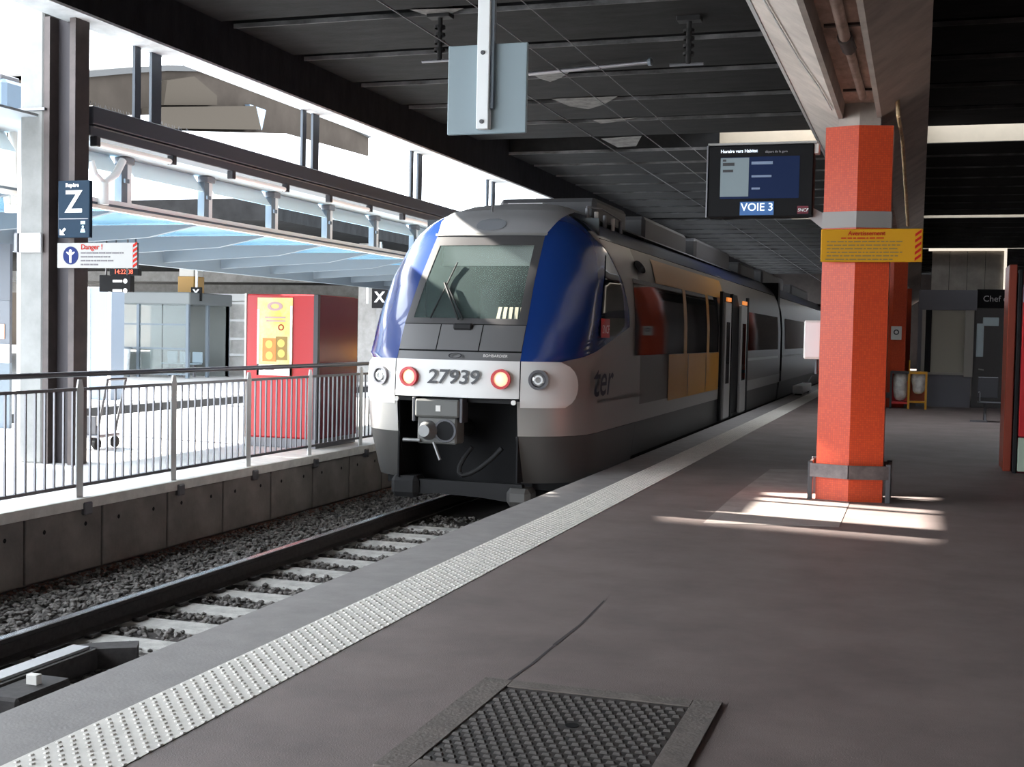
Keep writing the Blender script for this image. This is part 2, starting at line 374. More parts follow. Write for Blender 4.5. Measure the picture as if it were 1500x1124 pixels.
# cab inside
B(XT-1.2, XT+1.2, 15.9, 15.95, .9, 3.2).build('cab_bulkhead', mat('cab_dark', (.05, .06, .065), .7), TR)
B(XT-.7, XT+.7, 14.25, 15.2, 1.2, 1.72, .05).build('driver_desk', MATS['cab_dark'], TR)
sbq = MB(); sbq.add([(XT-.62, 14.98, 2.52), (XT+.62, 14.98, 2.52), (XT+.62, 15.06, 2.80), (XT-.62, 15.06, 2.80)], [(0, 1, 2, 3)]); sbq.build('sun_blind', mat('blind_pale', (.45, .5, .46), .7), TR, label='pale sun blind behind the glass')
for k in range(5):
    MB().add([(XT+.34+.07*k, 14.32+.02*k, 1.80+.0*k), (XT+.385+.07*k, 14.32+.02*k, 1.80), (XT+.365+.07*k, 14.50, 1.99), (XT+.32+.07*k, 14.50, 1.99)], [(0, 1, 2, 3)]).build('paper_sheet', mat('cream_paper', (.8, .74, .55), .7), TR)
B(XT-.25, XT+.1, 15.3, 15.42, 1.5, 2.3, .05).build('driver_seat', MATS['cab_dark'], TR)
# grey hood above windscreen
def hx(z): return min(wx(min(z, WT))+max(0, (z-WT))*.35, lerp(TW, z))
patch('roof_hood', lambda z: aX(z, -hx(z)) if hx(z) < lerp(TW, z)*.999 else -1, lambda z: aX(z, hx(z)) if hx(z) < lerp(TW, z)*.999 else 1, [2.9, 2.95, 3.0, 3.06, 3.12, 3.18, 3.24, 3.28], 16, HOOD, TR, .002, label='grey roof hood above windscreen')
patch('roof_cap', lambda z: -aY(z, 17.2), lambda z: aY(z, 17.2), [3.28, 3.33, 3.38, 3.41, 3.44, 3.46, 3.48], 28, HOOD, TR, .0)
B(XT-.25, XT+.25, 16.5, YC1, 3.44, 3.475).build('roof_ridge', HOOD, TR)
patch('hood_lip', lambda z: aX(z, -hx(z)-.02), lambda z: aX(z, hx(z)+.02), [2.895, 2.925], 12, SILV, TR, .02)
lp = pt(aX(3.06, -.12), 3.06, .012)
top = MB(); 
for i in range(24):
    pass
patch('top_light', lambda z: aX(z, -.22+.16*(1-math.sqrt(max(0, 1-((z-3.05)/.085)**2)))), lambda z: aX(z, .18-.16*(1-math.sqrt(max(0, 1-((z-3.05)/.085)**2)))), zr(2.966, 3.134, 8), 10, mat('lamp_cover', (.22, .23, .25), .08, spec=.8), TR, .01, label='oval top lamp cover')
MB().tube((XT-.03, 15.2, 3.22), (XT-.03, 15.22, 3.34), .012, 6).build('antenna', DARKM, TR)
# blue corner pillars
def bl_r(z):
    if z < 1.79: return 14.2+(z-1.34)/.45*2.55
    if z < 2.92: return 16.75-1.2*((z-1.79)/1.13)**2
    return 15.55+(z-2.92)*.35
for s_ in (1, -1):
    patch('blue_pillar', lambda z: aX(z, wx(min(max(z, WB), WT)) if z < WT else hx(z)), lambda z: max(aX(z, wx(min(max(z, WB), WT)) if z < WT else hx(z))+.01, aY(z, bl_r(z))), zr(1.34, 3.28, 30), 24, BLUE, TR, .004, s_, label='glossy blue corner pillar')
    # cab side window, dark
    patch('cab_side_window', lambda z: aY(z, 15.05+.35*((z-1.65)/.95)**2+.25*(z-1.65)), lambda z: aY(z, min(bl_r(z)-.18, 16.4)), zr(1.66, 2.72, 14), 14, GLASSD, TR, .012, s_, label='dark cab side window')
    # silver cut line
    patch('silver_frame', lambda z: aY(z, bl_r(z)), lambda z: aY(z, bl_r(z)+.16), zr(1.79, 3.0, 14), 2, SILV, TR, .012, s_)
    # silver side of cab and lower body
    patch('cab_side_panel', lambda z: aY(z, bl_r(z) if z > 1.34 else 14.05), lambda z: aY(z, 17.5), zr(.88, 2.92, 24), 14, SILV, TR, 0, s_)
    patch('lower_panel', lambda z: aX(z, .76), lambda z: aY(z, 17.5), zr(.46, .87, 4), 22, SILV, TR, .004, s_)
    patch('seam', lambda z: aX(z, .76), lambda z: aY(z, 17.5), [.80, .88], 22, RUBBER, TR, -.006, s_)
    patch('lower_rim', lambda z: aX(z, front_x+.012), lambda z: aY(z, 17.5), zr(.815, .90, 2), 22, SILV, TR, .004, s_)
    patch('skirt', lambda z: aX(z, .74), lambda z: aY(z, 17.3), zr(-.12, .455, 6), 22, SKIRT, TR, 0, s_, label='dark lower skirt of the nose')
# lamps
for x_, red in ((-1.0, 0), (-.575, 1), (.575, 1), (.98, 0)):
    z_ = 1.13; p = pt(aX(z_, x_), z_, .02)
    q1 = pt(aX(z_, x_)+.01, z_)-pt(aX(z_, x_)-.01, z_); n = Vector((q1.y, -q1.x, 0)).normalized()
    if n.y > 0: n = -n
    c = Vector((XT+p.x, p.y, p.z)); n = (n+Vector((0, -.6, 0))).normalized()
    lamp = MB().ring(c, n, .088, .118, .05, 24).build('tail_lamp' if red else 'headlamp', REDP if red else GREYM, TR)
    MB().dome(c+n*.005, n, .092, .035, 20).build('lens', mat('lit_lens', (.9, .65, .45), .3, emit=(1, .70, .42), es=.42) if red else mat('clear_lens', (.55, .56, .57), .08, metal=.6), lamp)
    if not red:
        MB().ring(c+n*.03, n, .035, .055, .02, 14).build('reflector', WHITEM, lamp)
text('number', '27939', .235, (XT-.01, 13.825, 1.135), (1, 0, 0), (0, 0, 1), TXTD, TR, bold=.004, sx=1.12, shear=.15, label='black lettering 27939')
ov = MB().ring((XT, 13.87, 1.40), (0, -1, .35), .07, .085, .01, 20); ov.v = [(XT+(v[0]-XT)*1.0, v[1], 1.395+(v[2]-1.40)*.4) for v in ov.v]; ov.build('emblem', DARKM, TR)
text('maker_script', 'BOMBARDIER', .05, (XT+.5, 13.872, 1.40), (1, 0, 0), (0, .45, 1), OFFW, TR)
# coupler pocket
B(XT-.76, XT+.76, 14.6, 14.65, -.3, .9).build('coupler_pocket', BLACK, TR)
for s_ in (1, -1): B(XT+s_*.745, XT+s_*.765, 13.98, 14.6, -.1, .88).build('pocket_side', BLACK, TR)
B(XT-.76, XT+.76, 13.95, 14.6, .84, .89).build('pocket_top', RUBBER, TR)
for s_ in (1, -1): MB().ring((XT+s_*.74, 13.87, .86), (0, -1, 0), 0, .03, .02, 10).build('bolt', OFFW, TR)
cp = B(XT-.47, XT+.09, 13.78, 14.05, .66, .87, .02).build('coupler_cover', mat('coupler_grey', (.10, .10, .095), .6), TR)
B(XT-.20, XT-.14, 13.775, 13.785, .73, .80).build('cover_tag', OFFW, cp)
for s_ in (-.49, .11): B(XT+s_-.02, XT+s_+.02, 13.80, 14.0, .6, .89, .008).build('cover_clip', DARKM, cp)
cpl = B(XT-.45, XT+.05, 13.82, 14.1, .34, .66, .02).build('coupler_head', MATS['coupler_grey'], TR)
MB().tube((XT-.31, 13.83, .50), (XT-.31, 13.68, .50), .125, 18, .07).build('coupler_cone', mat('cone_grey', (.22, .22, .22), .4, metal=.5), cpl)
MB().ring((XT-.09, 13.822, .50), (0, -1, 0), 0, .12, .006, 18).build('coupler_cup', BLACK, cpl)
MB().ring((XT-.09, 13.818, .50), (0, -1, 0), .115, .14, .012, 18).build('cup_rim', DARKM, cpl)
MB().tube((XT-.62, 13.8, .375), (XT-.4, 13.8, .375), .022, 8).build('coupler_lever', MATS['cone_grey'], cpl)
MB().tube((XT-.22, 13.78, .36), (XT-.12, 13.74, .16), .018, 8).build('coupler_lever', MATS['cone_grey'], cpl)
MB().tube((XT-.2, 14.1, .5), (XT-.1, 14.6, .5), .11, 12).build('coupler_shaft', RUBBER, TR)
hose = MB(); hp = [Vector((XT+.15+.38*(1-math.cos(t*math.pi/8))*.5-.3*math.sin(t*math.pi/8), 14.1, .3-.35*math.sin(t*math.pi/8))) for t in range(9)]
hose.path(hp, .03, 8); hose.build('air_hose', RUBBER, TR)
# obstacle deflector
MB().prism([(XT-.78, -.12), (XT+.8, -.12), (XT+.86, -.36), (XT+.3, -.30), (XT-.3, -.28), (XT-.82, -.34)], 14.05, 14.14).build('deflector', RUBBER, TR)
B(XT-.86, XT-.5, 13.97, 14.3, -.34, -.08, .06).build('rail_guard', RUBBER, TR)
B(XT+.62, XT+.92, 13.97, 14.3, -.38, -.16, .06).build('rail_guard', SKIRT, TR)
# ---- side of lead car
def sidebox(name, Y0, Y1, z0, z1, material, parent, off=.006, nz=6, label=None, sides=(1, -1)):
    for s_ in sides:
        patch(name, lambda z: aY(z, Y0), lambda z: aY(z, Y1), zr(z0, z1, nz), 1, material, parent, off, s_, label=label)
def car(Y0, Y1, parent, first):
    sidebox('body_side', Y0, Y1, .46, 2.92, SIDEG, parent, 0, 16)
    sidebox('roof_flank', Y0-(1.8 if first else 0), Y1, 2.93, 3.29, NAVY, parent, .004, 8, label='dark blue roof flank')
    sidebox('roof_top', Y0, Y1, 3.28, 3.479, mat('roof_grey', (.07, .07, .075), .6), parent, 0, 6)
    sidebox('sill', Y0, Y1, -.05, .46, SKIRT, parent, -.04, 2)
car(17.5, YC1, lead, True)
sidebox('silver_waist', 17.5, YC1, .46, .70, SILV, lead, .003, 2)
sidebox('window_band', 17.1, 24.75, 1.40, 2.47, GLASSD, lead, .008, 8, label='dark side window band')
sidebox('yellow_top_panel', 18.7, 25.6, 2.475, 2.84, YEL, lead, .012, 4, label='ochre panel above windows')
sidebox('yellow_panel', 19.6, 24.8, .66, 1.39, YEL, lead, .012, 4, label='ochre panel below windows')
for y_ in (20.9, 23.3): sidebox('yellow_mullion', y_, y_+.28, 1.39, 2.48, YEL, lead, .014, 5)
for y_ in (21.3, 23.2): sidebox('panel_joint', y_, y_+.06, .67, 1.38, DARKM, lead, .016, 3, sides=(1,))
for s_ in (1,):
    eb = MB().ring((XT+1.385, 17.6, 2.66), (1, 0, .25), 0, .17, .01, 20); eb.v = [(v[0], 17.6+(v[1]-17.6)*1.9, 2.66+(v[2]-2.66)*.55) for v in eb.v]; eb.build('camera_port', GLASSD, lead)
# doors: two leaves pushed out beside a dark opening
sidebox('door_opening', 25.5, 27.9, .05, 2.62, BLACK, lead, .010, 8)
for (y0, y1) in ((25.2, 26.0), (27.6, 28.5)):
    dl = B(XT+1.46, XT+1.52, y0, y1, .05, 2.40, .01).build('door_leaf', SILV, lead, label='silver plug door leaf')
    B(XT+1.518, XT+1.528, y0+.18, y1-.18, .75, 2.0).build('door_window', GLASSD, dl)
    B(XT+1.50, XT+1.53, y0+.15, y1-.1, 2.42, 2.50).build('door_lamp', ORANGE, dl)
for y0 in (24.9, 26.3, 28.8): B(XT+1.44, XT+1.50, y0, y0+.16, .02, 2.6).build('door_post', RUBBER, lead)
sidebox('window_band', 29.3, 35.8, 1.40, 2.3, GLASSD, lead, .008, 8)
sidebox('grey_stripe', 29.2, 35.9, 1.16, 1.22, SILV, lead, .008, 2)
B(XT-1.3, XT+1.35, YC1, YC1+.5, -.1, 3.3).build('gangway_bellows', BLACK, TR)
for i, (a, b) in enumerate(((YC1+.5, 57), (57.5, 79))):
    cr_ = thing('trailing_car', (XT, a, RZ), None, None); cr_.parent = TR; cr_.matrix_parent_inverse = Matrix.Translation(-ORG[TR.name])
    car(a, b, cr_, False); sidebox('window_band', a+.8, b-.8, 1.40, 2.3, GLASSD, cr_, .008, 8); sidebox('grey_stripe', a+.2, b-.2, 1.16, 1.22, SILV, cr_, .008, 2)
    B(XT-1.4, XT+1.4, b, b+.5, -.1, 3.3).build('gangway_bellows', BLACK, cr_)
# roof equipment
for i, (a, b, h_) in enumerate(((17.6, 19.6, .20), (21, 25, .26), (26.2, 31, .30), (33, 36, .22), (38, 44, .3), (47, 54, .26))):
    B(XT-.75, XT+.72, a, b, 3.30, 3.46+h_, .06).build('roof_unit', mat('unit_grey', (.06, .06, .065), .6), TR)
for i in range(5): MB().tube((XT+.86, 16.6+.5*i, 3.22), (XT+.86, 16.6+.5*i, 3.40), .03, 8).build('insulator', OFFW if i % 2 else GREYM, TR)
MB().path([(XT+.85, 16.6, 3.42), (XT+.8, 17.6, 3.5), (XT+.86, 18.6, 3.42)], .012).build('roof_cable', GREYM, TR)
# underframe and wheels
B(XT-1.2, XT+1.2, 14.7, 79, -.25, .3).build('underframe', RUBBER, TR)
for y_ in (17.4, 19.8, 36.0, 38.0):
    for s_ in (-.75, .75): MB().tube((XT+s_-.06, y_, -.08), (XT+s_+.06, y_, -.08), .42, 24).build('wheel', DARKM, TR)
# lettering on the cab side
def wrap(o, off):
    for v in o.data.vertices:
        Y, z = v.co.y, v.co.z; p = pt(aY(z, Y), z, off); v.co.x = XT+p.x; v.co.y = p.y
    return o
wrap(text('ter_script', 'ter', .58, (XT+1.463, 15.12, 1.10), (0, 1, 0), (0, 0, 1), mat('script_navy', (.006, .012, .04), .5), TR, shear=.25, bold=.004, sx=1.35, ext=0, label='dark script lettering ter'), .05)
patch('red_badge', lambda z: aY(z, 15.08), lambda z: aY(z, 15.52), zr(1.64, 1.88, 4), 4, REDP, TR, .022, 1, label='red badge with white letters')
wrap(text('badge_letters', 'SNCF', .15, (XT+1.475, 15.30, 1.74), (0, 1, 0), (0, 0, 1), TXTW, TR, ext=0), .028)
# wiper
wp = MB(); wa = pt(aX(1.80, -.05), 1.80, .05); wb_ = pt(aX(2.25, -.36), 2.25, .05)
wp.path([(XT+wa.x, wa.y, wa.z), (XT+wb_.x, wb_.y, wb_.z)], .014); wc = pt(aX(1.82, -.42), 1.82, .035); wd_ = pt(aX(2.52, -.28), 2.52, .035)
wp.path([(XT+wc.x, wc.y, wc.z), (XT+wd_.x, wd_.y, wd_.z)], .010); wp.path([(XT+wa.x+.06, wa.y, wa.z), (XT+wb_.x+.02, wb_.y, wb_.z)], .008)
wp.build('wiper', RUBBER, TR)
B(XT-.1, XT+.14, wa.y-.05, wa.y+.05, 1.70, 1.78, .02).build('wiper_motor', RUBBER, TR)

# ================================================================== TRACK
for k, xr in enumerate((XT-.7525, XT+.7525)):
    lab = ('far running rail with bright polished head', 'near running rail close under platform edge')[k]
    rr = thing('rail', (xr, 5, RZ), lab, 'rail', 'running rails')
    MB().prism([(xr-.07, RZ-.172), (xr+.07, RZ-.172), (xr+.07, RZ-.16), (xr+.012, RZ-.14), (xr+.012, RZ-.05), (xr+.034, RZ-.035), (xr+.034, RZ-.008), (xr-.034, RZ-.008), (xr-.034, RZ-.035), (xr-.012, RZ-.05), (xr-.012, RZ-.14), (xr-.07, RZ-.16)], -5, 80).build('rail_web', RUST, rr)
    B(xr-.032, xr+.032, -5, 80, RZ-.008, RZ, 0).build('rail_head', STEEL, rr)
sl = B(-1.25, 1.25, -.13, .13, -.2, 0, .025).mesh('railway_sleeper', SLEEP)
chm = B(-.04, .04, -.06, .06, 0, .03, .01).mesh('rail_fastening', RUST)
ORD = ['first', 'second', 'third', 'fourth', 'fifth', 'sixth', 'seventh', 'eighth', 'ninth', 'tenth', 'eleventh', 'twelfth', 'thirteenth', 'fourteenth', 'fifteenth', 'sixteenth', 'seventeenth']
for i in range(17):
    o = link('railway_sleeper', sl, None, ORD[i]+' pale concrete sleeper counted from the lower left corner', 'sleeper', 'concrete sleepers under the rails')
    o.location = (XT, 4.3+.6*i, RZ-.175); o.rotation_euler = (0, 0, random.uniform(-.01, .01))
    for xx in (-.875, -.63, .63, .875): link('rail_fastening', chm, o).location = (xx, 0, 0)
# guard-rail stub near the bottom left corner
gs = thing('check_rail', (-5.3, 6.3, RZ-.17), 'short dark check rail stub with pale top beside track', 'rail')
B(-5.42, -5.22, 5.6, 7.15, RZ-.165, RZ-.02, .01).build('stub_web', RUST, gs)
B(-5.40, -5.27, 5.6, 7.1, RZ-.02, RZ-.002).build('stub_top', mat('worn_steel', (.42, .42, .43), .5, metal=.6), gs)
MB().prism([(-5.42, 7.15), (-5.22, 7.12), (-5.0, 7.25), (-5.1, 7.42), (-5.35, 7.25)], RZ-.16, RZ-.02, 'z').build('stub_flare', RUST, gs)
jb = thing('track_box', (-5.1, 6.4, RZ-.17), 'small dark track box with white square cover', 'track box')
B(-5.22, -4.95, 6.0, 6.5, RZ-.165, RZ-.03, .02).build('box_body', RUST, jb)
B(-5.12, -5.04, 6.28, 6.33, RZ-.1, RZ+.03, .004).build('box_cover', OFFW, jb)
# ballast
ico = bmesh.new(); bmesh.ops.create_icosphere(ico, subdivisions=1, radius=1); iv = [v.co.copy() for v in ico.verts]; ifc = [tuple(v.index for v in f.verts) for f in ico.faces]; ico.free()
var = []
for k in range(8):
    var.append([v*random.uniform(.65, 1.2) for v in iv])
bs = MB(); rnd = random.Random(3)
def stone(x, y, z, r):
    vv = var[rnd.randrange(8)]; a = rnd.uniform(0, 6.28); c_, s__ = math.cos(a), math.sin(a); f = rnd.uniform(.6, .9)
    bs.add([(x+r*(v.x*c_-v.y*s__), y+r*(v.x*s__+v.y*c_), z+r*v.z*f) for v in vv], ifc)
for i in range(9000):
    y = 5.5+13*rnd.random()**1.1; x = rnd.uniform(-7.53, -6.06); t = (-6.02-x)/1.5
    stone(x, y, RZ-.17-.06*max(0, t-.35)+rnd.uniform(-.02, .02), rnd.uniform(.018, .036)*(1-.45*max(0, t-.5)))
for i in range(7500):
    y = rnd.uniform(4.3, 15); x = rnd.uniform(-5.85, -3.75); ph = ((y-4.3+.3) % .6)-.3
    if abs(ph) < .12 and rnd.random() < .96: continue
    stone(x, y, RZ-.20+rnd.uniform(-.02, .02), rnd.uniform(.018, .034))
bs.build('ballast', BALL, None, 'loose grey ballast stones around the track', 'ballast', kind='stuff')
st = MB()
for i in range(2500): 
    y = rnd.uniform(7, 18); x = -7.58+abs(rnd.gauss(0, .16)); r = rnd.uniform(.012, .024); vv = var[i % 8]; st.add([(x+r*v.x, y+r*v.y, RZ-.21+r*v.z) for v in vv], ifc)
st.build('rusty_gravel', mat('rusty_grit', (.13, .065, .05), .95, noise=.4, scale=9), None, 'rusty brown grit along foot of retaining wall', 'gravel', kind='stuff')

# ================================================================== RAILING
RX = -7.68
rl = thing('guard_railing', (RX, 12, 0), 'grey baluster railing with white posts on retaining wall', 'railing')
MB().tube((RX, 6.5, 1.19), (RX, 21, 1.19), .028, 10).build('handrail', GREYM, rl)
B(RX-.02, RX+.02, 6.5, 21, 1.03, 1.06).build('upper_rail', GREYM, rl)
B(RX-.02, RX+.02, 6.5, 21, .10, .13).build('lower_rail', GREYM, rl)
bmesh_b = B(-.009, .009, -.009, .009, .13, 1.03).mesh('baluster', GREYM)
pmesh_p = MB().prism([(-.05, -.05), (.05, -.05), (.05, 1.05), (.025, 1.14), (-.025, 1.14), (-.05, 1.05)], -.008, .008, 'x').mesh('post', WHITEM)
bkm = B(-.02, .085, -.06, .06, -.16, -.04, .012).mesh('post_bracket', GREYM)
pst = [6.95+1.6*i for i in range(9)]
for y_ in pst:
    o = link('post', pmesh_p, rl); o.location = (RX+.015, y_, 0)
    k_ = link('post_bracket', bkm, rl); k_.location = (RX+.05, y_, 0)
y_ = 6.6
while y_ < 20.9:
    if min(abs(y_-p) for p in pst) > .05:
        o = link('baluster', bmesh_b, rl); o.location = (RX, y_, 0)
    y_ += .1333

# ================================================================== LEFT COLUMN AND SIGNS
lc = thing('concrete_column', (-9.95, 12.7, 0), 'pale concrete column joined to brown steel upright behind railing', 'column')
B(-10.27, -9.94, 12.45, 12.95, 0, 6.6, .02).build('concrete_shaft', CONCL, lc)
B(-10.43, -10.27, 12.6, 12.95, 0, 4.0).build('white_pilaster', WHITEM, lc)
B(-9.94, -9.86, 12.46, 12.62, 0, 5.3).build('steel_flange', BROWN, lc)
B(-9.94, -9.52, 12.62, 12.72, 0, 5.3).build('steel_web', mat('brown_web', (.035, .03, .035), .6), lc)
B(-9.58, -9.50, 12.46, 12.72, 0, 5.3).build('steel_flange', BROWN, lc)
B(-10.30, -9.90, 12.42, 12.98, 4.20, 4.23).build('clamp_strap', GREYM, lc)
cl = thing('clamp_bracket', (-10.1, 12.4, 2.5), 'white clamp plate strapped round concrete column', 'bracket')
B(-10.24, -9.93, 12.40, 12.45, 2.52, 2.75, .01).build('clamp_plate', WHITEM, cl)
B(-10.30, -10.24, 12.38, 12.5, 2.52, 2.75, .01).build('clamp_jaw', GREYM, cl)
# white pipes at the extreme left
for k, (a, b_) in enumerate((((1, 180), (14, 300)), ((20, 175), (24, 300)))):
    A_, B_ = P(*a, y=13.4), P(*b_, y=13.4)
    MB().path([A_, (A_+B_)/2+Vector((-.03, 0, 0)), B_, B_+Vector((0, 0, -.1))], .065, 10).build('drain_pipe', OFFW, None, ('white drain pipe at the left picture edge', 'white drain pipe hugging the concrete column')[k], 'pipe', 'white drain pipes')
a_ = P(0, 120, y=13.6); b_ = P(22, 168, y=13.6)
lb = thing('pipe_hopper', (a_.x, 13.6, b_.z), 'dark blue grey hopper head above white drain pipes', 'hopper')
B(a_.x-.4, b_.x, 13.4, 13.8, b_.z, a_.z, .05).build('hopper_box', mat('blue_grey', (.10, .14, .19), .5), lb); B(a_.x-.4, b_.x-.08, 13.42, 13.78, a_.z, a_.z+.07, .01).build('hopper_rim', GREYM, lb)
# Z sign
ys_ = 12.33
def rect(px0, py0, px1, py1, y): a, b = P(px0, py0, y=y), P(px1, py1, y=y); return a.x, b.x, b.z, a.z
x0, x1, z0, z1 = rect(85, 265, 131, 348, ys_)
zs = thing('platform_sign', (x0, ys_, z0), 'dark blue grey platform sign with large white letter Z', 'sign')
B(x0, x1, ys_, ys_+.06, z0, z1, .008).build('sign_panel', NAVS, zs)
B(-9.58, -9.50, ys_+.05, 12.49, z0+.1, z0+.16).build('mounting_arm', GREYM, zs); B(-9.58, -9.50, ys_+.05, 12.49, z1-.16, z1-.1).build('mounting_arm', GREYM, zs)
xm = (x0+x1)/2; f_ = ys_-.004
text('letter', 'Z', .36, (xm-.0, f_, z0+.405), (1, 0, 0), (0, 0, 1), TXTW, zs, bold=.006)
text('caption', 'Repère', .062, (xm-.02, f_, z1-.055), (1, 0, 0), (0, 0, 1), TXTW, zs, bold=.002)
B(x0+.02, x1-.02, f_, ys_, z0+.215, z0+.222).build('divider', TXTG, zs)
ar = MB().prism([(x0+.03, z0+.03), (x0+.10, z0+.03), (x0+.075, z0+.055), (x0+.115, z0+.095), (x0+.095, z0+.115), (x0+.055, z0+.075), (x0+.03, z0+.10)], f_, ys_).build('arrow', TXTW, zs)
B(x1-.12, x1-.06, f_, ys_, z0+.155, z0+.19).build('train_pictogram', mat('pale_blue_print', (.45, .65, .75), .5), zs)
MB().ring((x1-.09, ys_, z0+.125), (0, -1, 0), 0, .014, .004, 10).build('person_head', MATS['pale_blue_print'], zs)
MB().prism([(x1-.125, z0+.06), (x1-.055, z0+.06), (x1-.07, z0+.105), (x1-.11, z0+.105)], f_, ys_).build('person_body', MATS['pale_blue_print'], zs)
# Danger sign
x0, x1, z0, z1 = rect(83, 356, 200, 393, ys_)
ds = thing('danger_sign', (x0, ys_, z0), 'white warning board reading Danger with blue round pictogram', 'sign')
B(x0, x1-.055, ys_+.01, ys_+.04, z0, z1, .004).build('sign_panel', mat('board_white', (.27, .265, .255), .5), ds)
B(-9.57, -9.51, ys_+.035, 12.49, z0+.1, z0+.18).build('mounting_arm', GREYM, ds)
sp = MB().box(x1-.055, x1, ys_+.01, ys_+.04, z0, z1).build('stripe_end', MATS['board_white'], ds)
for k in range(5):
    zz = z0+.005+k*(z1-z0)/5
    MB().prism([(x1-.055, zz), (x1, zz+.035), (x1, zz+.065), (x1-.055, zz+.03)], ys_+.004, ys_+.01).build('stripe', TXTR, sp)
MB().ring((x0+.19, ys_+.01, (z0+z1)/2), (0, -1, 0), 0, .105, .004, 28).build('pictogram_disc', BLUES, ds)
c0 = Vector((x0+.19, ys_+.003, (z0+z1)/2))
MB().ring(c0+Vector((0, .002, .05)), (0, -1, 0), 0, .02, .003, 10).build('pictogram_head', TXTW, ds)
MB().prism([(c0.x-.012, c0.z-.085), (c0.x+.012, c0.z-.085), (c0.x+.016, c0.z+.0), (c0.x+.06, c0.z+.035), (c0.x+.05, c0.z+.045), (c0.x, c0.z+.022), (c0.x-.05, c0.z+.045), (c0.x-.06, c0.z+.035), (c0.x-.016, c0.z)], c0.y, c0.y+.004).build('pictogram_body', TXTW, ds)
text('heading', 'Danger !', .085, (x0+.33, ys_+.006, z1-.05), (1, 0, 0), (0, 0, 1), TXTR, ds, align='LEFT', bold=.001)
rg = random.Random(5)
for k in range(4):
    ln = MB()
    for a, b_ in words(0, (.58, .40, .46, .24)[k], rg): ln.box(x0+.33+a, x0+.33+b_, ys_+.006, ys_+.01, z1-.125-.045*k, z1-.108-.045*k)
    ln.build('print_line', mat('board_print', (.09, .08, .09), .6), ds)
# ================================================================== CLERESTORY, GIRDER, CANOPY
gd = thing('girder', (-9.8, 24, 3.95), 'long dark steel girder below the clerestory opening', 'girder')
B(-10.0, -9.62, 12.96, 60, 4.12, 4.34, .01).build('girder_top', mat('girder_grey', (.075, .082, .098), .5), gd)
B(-9.95, -9.66, 12.96, 60, 3.98, 4.10, .01).build('girder_bottom', mat('girder_low', (.10, .11, .125), .5), gd)
B(-9.66, -9.645, 13, 60, 4.085, 4.10).build('bright_fillet', SILV, gd)
sp_ = MB()
for i in range(220):
    yy = 13+.06*i; sp_.tube((-9.75, yy, 4.34), (-9.75+random.uniform(-.03, .03), yy, 4.42), .003, 3)
sp_.build('bird_spike', DARKM, gd, kind='stuff')
for i in range(7):
    y0 = 14.15+4.6*i
    t = thing('clerestory_post', (-9.75, y0, 4.34), ['first', 'second', 'third', 'fourth', 'fifth', 'sixth', 'seventh'][i]+' clerestory upright from the concrete column, a pair of dark bars with sky between', 'post', 'clerestory uprights')
    for ya, yb in ((-.26, -.13), (.11, .33)): B(-9.72, -9.68, y0+ya, y0+yb, 4.34, 5.27).build('post_flange', mat('post_dark', (.05, .065, .085), .5), t)
for i in range(6):
    y0 = 13.0+3.2*i
    t = thing('tube_light', (-9.7, y0, 3.9), ['first', 'second', 'third', 'fourth', 'fifth', 'sixth'][i]+' fluorescent tube from the concrete column, under the girder', 'lamp', 'tube lights under the girder')
    MB().tube((-9.68, y0+.1, 3.90), (-9.68, y0+1.7, 3.90), .035, 10).build('tube', mat('tube_pink', (.72, .66, .63), .4, emit=(1, .92, .88), es=.25), t)
    for yy in (y0+.04, y0+1.7): B(-9.73, -9.63, yy, yy+.09, 3.86, 3.985, .01).build('end_cap', DARKM, t)
XCN = -11.0
cn = thing('canopy', (XCN, 20, 3.3), 'blue glass canopy with pale edge and grey cross beams', 'canopy')
B(XCN-.08, XCN, 11.0, 44, 3.40, 3.46).build('edge_channel', WHITEM, cn); B(XCN-.06, XCN+.03, 11.0, 44, 3.31, 3.36).build('edge_channel', OFFW, cn)
B(XCN-.05, XCN-.01, 11.0, 44, 3.36, 3.40).build('edge_gap', MIDM, cn)
gy = [11.0+2.2*i for i in range(16)]
for a in gy:
    MB().prism([(XCN, 3.32), (XCN-3.6, 3.32), (XCN-3.6, 2.98), (XCN-1.0, 3.12)], a-.04, a+.04).build('cross_beam', MIDM, cn)
gpm = B(-3.55, 0, .05, 2.15, 0, .02).mesh('glass_panel', BLUEG)
for a in gy[:-1]:
    o = link('glass_panel', gpm, cn); o.location = Vector((XCN, a, 3.34))
B(XCN-3.75, XCN-3.6, 11.0, 44, 2.9, 3.36).build('back_beam', MIDM, cn)
B(XCN-2.2, XCN-2.0, 11.0, 44, 3.46, 3.62).build('gutter', mat('gutter_dark', (.07, .08, .10), .5), cn)
for i in range(-2, 13):
    a = gy[i+2]+.25
    if i < 12: MB().prism([(XCN-.05, 3.86), (XCN-.02, 3.86), (XCN-.22, 4.14), (XCN-.25, 4.14)], a+.16, a+2.04).build('louvre_glass', FROST, cn)
    if i < 0: continue
    t = thing('canopy_post', (XCN-.06, a, 3.46), ['1st', '2nd', '3rd'][i]+' canopy upright right of the concrete column' if i < 3 else '%dth canopy upright right of the concrete column' % (i+1), 'post', 'canopy uprights')
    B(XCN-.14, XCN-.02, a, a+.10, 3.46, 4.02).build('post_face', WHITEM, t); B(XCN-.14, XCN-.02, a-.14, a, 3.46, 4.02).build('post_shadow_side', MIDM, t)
    B(XCN-.18, XCN+.02, a-.1, a+.12, 4.02, 4.12, .01).build('post_head', GREYM, t); B(XCN-.0, XCN+.03, a-.12, a-.02, 3.74, 3.80).build('post_bolt', MIDM, t)
B(XCN-.26, -10.01, 11.0, 44, 4.13, 4.16).build('gutter_sheet', mat('sheet_grey', (.42, .45, .47), .6), cn, label='grey gutter sheet between girder and canopy glazing')
